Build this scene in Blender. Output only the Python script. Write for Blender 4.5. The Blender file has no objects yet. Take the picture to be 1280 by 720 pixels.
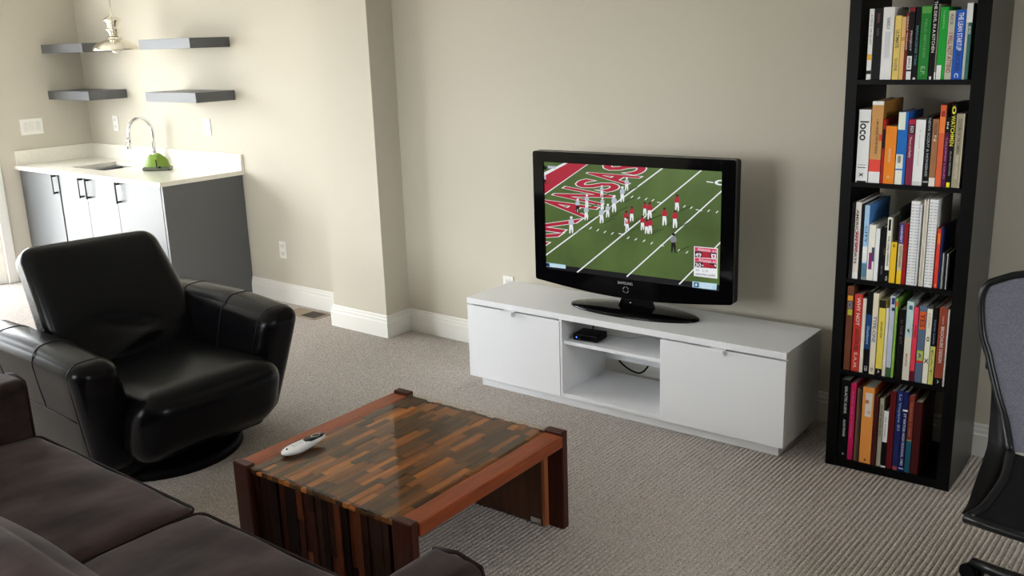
import bpy, bmesh, math, random
from mathutils import Vector, Matrix
import numpy as np
random.seed(7)
PI = math.pi
scene = bpy.context.scene
COL = scene.collection

# ------------------------------------------------------------------ camera
cam_d = bpy.data.cameras.new('camera')
cam = bpy.data.objects.new('camera', cam_d)
COL.objects.link(cam)
cam_d.sensor_width = 36.0
cam_d.lens = 1194.3432 / 1280 * 36.0
cam_d.clip_start = 0.05
yaw, pitch, roll = math.radians(-38.9637), math.radians(14.6192), math.radians(-1.9077)
fw = Vector((math.sin(yaw) * math.cos(pitch), math.cos(yaw) * math.cos(pitch), -math.sin(pitch)))
r0 = Vector((math.cos(yaw), -math.sin(yaw), 0)); u0 = r0.cross(fw)
rr = r0 * math.cos(roll) + u0 * math.sin(roll)
uu = u0 * math.cos(roll) - r0 * math.sin(roll)
M = Matrix((rr, uu, -fw)).transposed().to_4x4()
M.translation = (2.3321, -3.8406, 1.6469)
cam.matrix_world = M
scene.camera = cam

# ------------------------------------------------------------------ light: overcast daylight through the windows
SKY = 17.0
world = bpy.data.worlds.new('sky')
scene.world = world
world.use_nodes = True
nt = world.node_tree
bg = nt.nodes['Background']
tcw = nt.nodes.new('ShaderNodeTexCoord'); sep = nt.nodes.new('ShaderNodeSeparateXYZ')
rampw = nt.nodes.new('ShaderNodeValToRGB')
nt.links.new(tcw.outputs['Generated'], sep.inputs[0])
mr = nt.nodes.new('ShaderNodeMapRange'); mr.inputs[1].default_value = -1; mr.inputs[2].default_value = 1
nt.links.new(sep.outputs['Z'], mr.inputs[0]); nt.links.new(mr.outputs[0], rampw.inputs[0])
rampw.color_ramp.elements[0].position = 0.46; rampw.color_ramp.elements[0].color = (.28, .28, .26, 1)
rampw.color_ramp.elements[1].position = 0.53; rampw.color_ramp.elements[1].color = (.93, .97, 1.0, 1)
nt.links.new(rampw.outputs[0], bg.inputs['Color'])
bg.inputs['Strength'].default_value = SKY

def area(name, loc, rot, sx, sy, power, color=(1, 1, 1), portal=False):
    l = bpy.data.lights.new(name, 'AREA'); l.shape = 'RECTANGLE'; l.size = sx; l.size_y = sy
    l.energy = power; l.color = color
    if portal: l.cycles.is_portal = True
    o = bpy.data.objects.new(name, l); o.location = loc; o.rotation_euler = rot
    COL.objects.link(o); return o
# openings: sliding glass door in the left wall, window in the wall behind the camera
DOOR_Y0, DOOR_Y1, DOOR_Z = -3.9, -0.80, 2.15
WIN_X0, WIN_X1, WIN_Z0, WIN_Z1, WALL_F = -1.8, -0.1, 0.8, 2.2, -5.3
RW_Y0, RW_Y1, RW_Z0, RW_Z1 = -2.3, -1.4, 1.2, 2.1
area('door_daylight', (-5.06, (DOOR_Y0 + DOOR_Y1) / 2, DOOR_Z / 2), (0, -PI / 2, 0), DOOR_Z, DOOR_Y1 - DOOR_Y0, 1, portal=True)
area('window_daylight', ((WIN_X0 + WIN_X1) / 2, WALL_F - .11, (WIN_Z0 + WIN_Z1) / 2), (PI / 2, 0, 0), WIN_X1 - WIN_X0, WIN_Z1 - WIN_Z0, 1, portal=True)

area('side_daylight', (3.71, (RW_Y0 + RW_Y1) / 2, (RW_Z0 + RW_Z1) / 2), (0, PI / 2, 0), RW_Z1 - RW_Z0, RW_Y1 - RW_Y0, 1, portal=True)

vs = scene.view_settings
vs.view_transform = 'Standard'; vs.look = 'None'; vs.gamma = 1.0; vs.use_curve_mapping = False
EXPOSURE = 0.0
vs.exposure = EXPOSURE
scene.display_settings.display_device = 'sRGB'
scene.cycles.max_bounces = 10
scene.cycles.diffuse_bounces = 4
scene.cycles.caustics_reflective = False
scene.cycles.caustics_refractive = False
scene.cycles.sample_clamp_indirect = 8.0
scene.cycles.use_denoising = True

# ------------------------------------------------------------------ materials
def lin(c):
    c = c / 255.0
    return c / 12.92 if c <= 0.04045 else ((c + 0.055) / 1.055) ** 2.4
def srgb(r, g, b): return (lin(r), lin(g), lin(b), 1)
MATS = {}
def mat(name, color, rough=.5, metal=0.0, spec=.5, noise=None, bump=None, coat=0, sheen=0, emit=None, coords='Object'):
    """procedural principled material. noise=(scale, amount, stretch), bump=(scale, strength, stretch)"""
    if name in MATS: return MATS[name]
    m = bpy.data.materials.new(name); m.use_nodes = True
    n = m.node_tree.nodes; l = m.node_tree.links; p = n['Principled BSDF']
    c = tuple(color) if len(color) == 4 else tuple(color) + (1,)
    p.inputs['Base Color'].default_value = c
    p.inputs['Roughness'].default_value = rough; p.inputs['Metallic'].default_value = metal
    p.inputs['Specular IOR Level'].default_value = spec
    p.inputs['Coat Weight'].default_value = coat; p.inputs['Coat Roughness'].default_value = .08
    if sheen: p.inputs['Sheen Weight'].default_value = sheen; p.inputs['Sheen Roughness'].default_value = .4
    if emit:
        p.inputs['Emission Color'].default_value = c; p.inputs['Emission Strength'].default_value = emit
    tc = n.new('ShaderNodeTexCoord')
    def tex(scale, stretch, detail=4):
        mp = n.new('ShaderNodeMapping'); mp.inputs['Scale'].default_value = stretch
        l.new(tc.outputs[coords], mp.inputs['Vector'])
        t = n.new('ShaderNodeTexNoise'); t.inputs['Scale'].default_value = scale; t.inputs['Detail'].default_value = detail
        l.new(mp.outputs[0], t.inputs['Vector']); return t
    if noise:
        t = tex(noise[0], noise[2] if len(noise) > 2 else (1, 1, 1))
        r = n.new('ShaderNodeValToRGB'); a = noise[1]
        r.color_ramp.elements[0].position = .3; r.color_ramp.elements[1].position = .7
        r.color_ramp.elements[0].color = tuple(min(1, x * (1 - a)) for x in c[:3]) + (1,)
        r.color_ramp.elements[1].color = tuple(min(1, x * (1 + a)) for x in c[:3]) + (1,)
        l.new(t.outputs['Fac'], r.inputs[0]); l.new(r.outputs[0], p.inputs['Base Color'])
        if emit: l.new(r.outputs[0], p.inputs['Emission Color'])
    if bump:
        t = tex(bump[0], bump[2] if len(bump) > 2 else (1, 1, 1))
        b = n.new('ShaderNodeBump'); b.inputs['Strength'].default_value = bump[1]; b.inputs['Distance'].default_value = .002
        l.new(t.outputs['Fac'], b.inputs['Height']); l.new(b.outputs[0], p.inputs['Normal'])
    MATS[name] = m
    return m

def carpet_mat():
    m = bpy.data.materials.new('loop_carpet'); m.use_nodes = True
    n = m.node_tree.nodes; l = m.node_tree.links; p = n['Principled BSDF']
    p.inputs['Roughness'].default_value = .95; p.inputs['Specular IOR Level'].default_value = .1
    p.inputs['Sheen Weight'].default_value = .3
    tc = n.new('ShaderNodeTexCoord')
    a = n.new('ShaderNodeTexNoise'); a.inputs['Scale'].default_value = 140; a.inputs['Detail'].default_value = 3
    l.new(tc.outputs['Object'], a.inputs['Vector'])
    r = n.new('ShaderNodeValToRGB'); e = r.color_ramp.elements
    e[0].position = .32; e[0].color = srgb(160, 150, 142); e[1].position = .68; e[1].color = srgb(220, 211, 204)
    l.new(a.outputs['Fac'], r.inputs[0]); l.new(r.outputs[0], p.inputs['Base Color'])
    return m

def glass_mat(name, tint=(1, 1, 1, 1), rough=0.0, ior=1.45):
    m = bpy.data.materials.new(name); m.use_nodes = True
    n = m.node_tree.nodes; l = m.node_tree.links; n.remove(n['Principled BSDF'])
    t = n.new('ShaderNodeBsdfTransparent'); t.inputs[0].default_value = tint
    g = n.new('ShaderNodeBsdfGlossy'); g.inputs['Roughness'].default_value = rough
    f = n.new('ShaderNodeFresnel'); f.inputs['IOR'].default_value = ior
    mx = n.new('ShaderNodeMixShader')
    ge = n.new('ShaderNodeNewGeometry'); ml = n.new('ShaderNodeMath'); ml.operation = 'MULTIPLY'
    sb = n.new('ShaderNodeMath'); sb.operation = 'SUBTRACT'; sb.inputs[0].default_value = 1
    l.new(ge.outputs['Backfacing'], sb.inputs[1]); l.new(sb.outputs[0], ml.inputs[0]); l.new(f.outputs[0], ml.inputs[1])
    l.new(ml.outputs[0], mx.inputs[0]); l.new(t.outputs[0], mx.inputs[1]); l.new(g.outputs[0], mx.inputs[2])
    l.new(mx.outputs[0], n['Material Output'].inputs['Surface'])
    return m

WALL = mat('wall_paint', srgb(204, 198, 183), .85, spec=.2, bump=(180, .04))
CEIL = mat('ceiling_paint', srgb(232, 230, 224), .9, spec=.2)
TRIM = mat('white_trim_paint', srgb(232, 230, 224), .45)
CARPET = carpet_mat()
GLASS = glass_mat('window_glass')
TOPGLASS = glass_mat('table_glass', (.97, .95, .90, 1), ior=1.42)
WHITE = mat('white_lacquer', srgb(240, 241, 244), .35)
WHITE_IN = mat('white_melamine', srgb(238, 239, 241), .4)
GREY = mat('grey_cabinet_paint', srgb(86, 88, 90), .36, spec=.62)
GREYSHELF = mat('grey_shelf_paint', srgb(90, 91, 94), .4, spec=.45)
QUARTZ = mat('pale_quartz', srgb(236, 232, 220), .18, noise=(60, .03))
STEEL = mat('brushed_steel', (.55, .55, .55), .28, 1)
CHROME = mat('chrome', (.8, .8, .82), .07, 1)
SILVER = mat('aged_silver', (.82, .78, .68), .16, 1, noise=(25, .12))
BLACKMETAL = mat('black_metal', (.012, .012, .012), .4)
LEATHER = mat('black_leather', (.003, .003, .0038), .25, spec=.14, bump=(160, .05))
LEATHER2 = mat('black_leather_seam', (.004, .004, .005), .4, spec=.15)
SUEDE = mat('brown_microsuede', srgb(60, 48, 46), .85, spec=.1, noise=(9, .6, (1, .5, 1)), bump=(300, .1), sheen=.08)
SUEDE2 = mat('brown_microsuede_piping', srgb(40, 28, 27), .8, spec=.1)
BLACKWOOD = mat('black_brown_veneer', (.003, .0028, .0028), .4, spec=.1)
BLACKWOOD_LIT = mat('black_brown_veneer_lit_side', (.014, .014, .0133), .32, spec=.9)  # same veneer, base colour lightened for the grey reflection on the right side
GLOSSBLACK = mat('gloss_black_plastic', (.002, .002, .0025), .08, spec=.2)
MATTBLACK = mat('matt_black_plastic', (.003, .003, .0035), .45, spec=.12)
DARKPLASTIC = mat('dark_grey_plastic', (.008, .008, .009), .3, spec=.3)
MESHGREY = mat('grey_chair_mesh', srgb(104, 104, 116), .75, noise=(220, .25))
ROSEWOOD = mat('dark_red_wood', srgb(66, 28, 18), .35, spec=.25, noise=(6, .3, (14, 14, 1)))
RAILWOOD = mat('orange_red_wood', srgb(140, 66, 32), .35, spec=.25, noise=(6, .25, (14, 1, 14)))
PLY = mat('brown_plywood', srgb(96, 58, 36), .45, noise=(5, .25, (10, 10, 1)))
EDGEWOOD = mat('light_edge_wood', srgb(176, 104, 62), .45, noise=(5, .2, (10, 10, 1)))
STRIPS = [mat('mosaic_wood_%s' % nme, srgb(*c), .5, spec=.08, noise=(8, .25, (16, 2, 6))) for nme, c in
          [('olive', (84, 56, 30)), ('umber', (104, 66, 34)), ('brown', (126, 78, 38)), ('amber', (172, 104, 48)), ('honey', (190, 118, 54)), ('walnut', (66, 46, 28)), ('teak', (148, 90, 42))]]
ENDSTRIPS = [mat('end_wood_%s' % nme, srgb(*c), .42, spec=.05, noise=(8, .3, (16, 6, 2))) for nme, c in
             [('ebony', (46, 24, 16)), ('mahogany', (66, 34, 24)), ('russet', (96, 50, 30)), ('black', (30, 17, 13)), ('amber', (132, 74, 42)), ('cocoa', (56, 36, 28))]]
PAPER = mat('page_paper', srgb(226, 220, 206), .9, noise=(120, .06, (1, 1, 40)))
GREEN = mat('lime_green_rubber', srgb(112, 142, 40), .45)
GREYBASE = mat('grey_rubber', srgb(92, 98, 80), .5)
BULB = mat('frosted_bulb', srgb(240, 236, 225), .2)
PLATE = mat('switch_plate_plastic', srgb(240, 238, 232), .3)
PLATE2 = mat('switch_rocker_plastic', srgb(228, 226, 220), .3)
DARKHOLE = mat('dark_slot', (.02, .018, .015), .6)
VENT = mat('beige_vent_metal', srgb(150, 132, 110), .5)
VENTDARK = mat('dark_vent_metal', srgb(62, 50, 36), .5)
LED = mat('blue_led', srgb(60, 90, 255), .3, emit=4.0)

# ------------------------------------------------------------------ mesh helpers
class MB:
    def __init__(s): s.bm = bmesh.new(); s.mats = []; s.cur = 0
    def use(s, m):
        if m not in s.mats: s.mats.append(m)
        s.cur = s.mats.index(m); return s
    def _mark(s, faces, smooth=False):
        for f in faces: f.material_index = s.cur; f.smooth = smooth
    def box(s, x0, x1, y0, y1, z0, z1, bev=0, seg=2, rot=None):
        b = bmesh.new(); bmesh.ops.create_cube(b, size=1)
        for v in b.verts: v.co = Vector(((x0 + x1) / 2 + v.co.x * (x1 - x0), (y0 + y1) / 2 + v.co.y * (y1 - y0), (z0 + z1) / 2 + v.co.z * (z1 - z0)))
        if bev: bmesh.ops.bevel(b, geom=b.edges[:], offset=bev, segments=seg, profile=.5, affect='EDGES', clamp_overlap=True)
        if rot is not None: bmesh.ops.transform(b, matrix=rot, verts=b.verts[:])
        s.merge(b); return s
    def merge(s, b, smooth=False):
        vm = {}
        for v in b.verts: vm[v] = s.bm.verts.new(v.co)
        for f in b.faces:
            try: nf = s.bm.faces.new([vm[v] for v in f.verts])
            except ValueError: continue
            nf.material_index = s.cur; nf.smooth = smooth
        b.free()
    def poly(s, pts):
        f = s.bm.faces.new([s.bm.verts.new(p) for p in pts]); f.material_index = s.cur; return f
    def grid(s, rows, close_u=False, close_v=False, smooth=True):
        V = [[s.bm.verts.new(p) for p in row] for row in rows]
        nu, nv = len(V), len(V[0])
        for i in range(nu if close_u else nu - 1):
            for j in range(nv if close_v else nv - 1):
                f = s.bm.faces.new((V[i][j], V[(i + 1) % nu][j], V[(i + 1) % nu][(j + 1) % nv], V[i][(j + 1) % nv]))
                f.material_index = s.cur; f.smooth = smooth
        return V
    def cap(s, loop):
        try:
            f = s.bm.faces.new(loop); f.material_index = s.cur
        except ValueError: pass
    def tube(s, pts, r, n=8, caps=True):
        pts = [Vector(p) for p in pts]; rows = []
        up = Vector((0, 0, 1)); prev = None
        for i, p in enumerate(pts):
            d = (pts[min(i + 1, len(pts) - 1)] - pts[max(i - 1, 0)]).normalized()
            if prev is None:
                a = d.cross(up)
                if a.length < 1e-3: a = d.cross(Vector((1, 0, 0)))
            else: a = prev - d * prev.dot(d)
            a.normalize(); prev = a; b = d.cross(a)
            rad = r[i] if isinstance(r, (list, tuple)) else r
            rows.append([p + (a * math.cos(2 * PI * k / n) + b * math.sin(2 * PI * k / n)) * rad for k in range(n)])
        V = s.grid(rows, close_v=True)
        if caps: s.cap(V[0]); s.cap(V[-1][::-1])
        return s
    def lathe(s, prof, n=32, center=(0, 0), smooth=True):
        rows = [[(center[0] + max(r, 1e-4) * math.cos(2 * PI * k / n), center[1] + max(r, 1e-4) * math.sin(2 * PI * k / n), z) for k in range(n)] for r, z in prof]
        V = s.grid(rows, close_v=True, smooth=smooth); s.cap(V[0][::-1]); s.cap(V[-1]); return s
    def prism(s, pts, axis, a, b, bev=0):
        """2-D outline extruded along axis from a to b"""
        def P(p, t):
            return {'x': (t, p[0], p[1]), 'y': (p[0], t, p[1]), 'z': (p[0], p[1], t)}[axis]
        q = bmesh.new()
        A = [q.verts.new(P(p, a)) for p in pts]; B = [q.verts.new(P(p, b)) for p in pts]
        n = len(pts)
        q.faces.new(A); q.faces.new(B[::-1])
        for i in range(n): q.faces.new((A[i], B[i], B[(i + 1) % n], A[(i + 1) % n]))
        bmesh.ops.recalc_face_normals(q, faces=q.faces[:])
        if bev:
            bmesh.ops.bevel(q, geom=[e for e in q.edges if e.calc_face_angle(0) > .6], offset=bev, segments=2, profile=.5, affect='EDGES', clamp_overlap=True)
        s.merge(q); return s
    def soft(s, hx, hy, hz, r, puff=(0, 0, 0), n=10, k=4, deform=None):
        """rounded box (half sizes) with bulging faces"""
        def axis(h):
            rr_ = min(r, h * .999)
            a = [-h + rr_ * (1 - math.cos(PI / 2 * i / k)) for i in range(k)]
            a += [-(h - rr_) + 2 * (h - rr_) * i / n for i in range(n)]
            a += [h - rr_ + rr_ * math.sin(PI / 2 * i / k) for i in range(k + 1)]
            return a
        H = (hx, hy, hz); A = [axis(h) for h in H]
        b = bmesh.new()
        def mapv(c):
            inn = Vector([max(-(h - min(r, h * .999)), min(h - min(r, h * .999), x)) for x, h in zip(c, H)])
            d = Vector(c) - inn
            if d.length > 1e-9:
                q = Vector([d[i] / min(r, H[i] * .999) for i in range(3)]); q.normalize()
                v = inn + Vector([q[i] * min(r, H[i] * .999) for i in range(3)])
            else: v = inn
            t = [max(0, 1 - (c[i] / H[i]) ** 2) for i in range(3)]
            v.x += puff[0] * (c[0] / hx) * t[1] * t[2]; v.y += puff[1] * (c[1] / hy) * t[0] * t[2]; v.z += puff[2] * (c[2] / hz) * t[0] * t[1]
            return deform(v) if deform else v
        for ax in range(3):
            o1, o2 = [i for i in range(3) if i != ax]
            for sg in (-1, 1):
                V = []
                for u in A[o1]:
                    row = []
                    for w in A[o2]:
                        c = [0, 0, 0]; c[ax] = sg * H[ax]; c[o1] = u; c[o2] = w
                        row.append(b.verts.new(mapv(c)))
                    V.append(row)
                for i in range(len(V) - 1):
                    for j in range(len(V[0]) - 1):
                        b.faces.new((V[i][j], V[i + 1][j], V[i + 1][j + 1], V[i][j + 1]))
        bmesh.ops.remove_doubles(b, verts=b.verts[:], dist=1e-5)
        bmesh.ops.recalc_face_normals(b, faces=b.faces[:])
        s.merge(b, True); return s
    def xf(s, m): bmesh.ops.transform(s.bm, matrix=m, verts=s.bm.verts[:]); return s
    def build(s, name, m=None, parent=None, recalc=True):
        if recalc: bmesh.ops.recalc_face_normals(s.bm, faces=s.bm.faces[:])
        me = bpy.data.meshes.new(name); s.bm.to_mesh(me); s.bm.free()
        if s.mats:
            for q in s.mats: me.materials.append(q)
        else: me.materials.append(m)
        o = bpy.data.objects.new(name, me); COL.objects.link(o)
        if parent is not None: o.parent = parent
        return o

def thing(name, label, cat, loc=(0, 0, 0), rotz=0, group=None):
    o = bpy.data.objects.new(name, None); o.empty_display_size = .05; COL.objects.link(o)
    o.location = loc; o.rotation_euler = (0, 0, rotz); o['label'] = label; o['category'] = cat
    if group: o['group'] = group
    return o
def tag(o, label, cat, group=None):
    o['label'] = label; o['category'] = cat
    if group: o['group'] = group
    return o
def struct(o): o['kind'] = 'structure'; return o

_txt = {}
def text_mesh(string, offset=0.0):
    key = (string, offset)
    if key in _txt: return _txt[key]
    cu = bpy.data.curves.new('lettering', 'FONT'); cu.body = string; cu.size = 1; cu.offset = offset; cu.resolution_u = 3
    o = bpy.data.objects.new('lettering', cu); COL.objects.link(o)
    dg = bpy.context.evaluated_depsgraph_get(); dg.update()
    me = bpy.data.meshes.new_from_object(o.evaluated_get(dg))
    bpy.data.objects.remove(o); bpy.data.curves.remove(cu)
    V = [tuple(v.co) for v in me.vertices]; F = [tuple(p.vertices) for p in me.polygons]
    bpy.data.meshes.remove(me)
    _txt[key] = (V, F); return V, F
def add_text(mb, string, fn, offset=0.0):
    """adds the flat lettering; fn maps (u, v) in the unit box of the string to a 3-D point"""
    V, F = text_mesh(string, 0.0)
    if not V: return
    xs = [v[0] for v in V]; ys = [v[1] for v in V]
    x0, x1, y0, y1 = min(xs), max(xs), min(ys), max(ys)
    if offset: V, F = text_mesh(string, offset)
    vs_ = [mb.bm.verts.new(fn((v[0] - x0) / (x1 - x0), (v[1] - y0) / (y1 - y0))) for v in V]
    for f in F:
        try: q = mb.bm.faces.new([vs_[i] for i in f]); q.material_index = mb.cur
        except ValueError: pass
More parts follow.
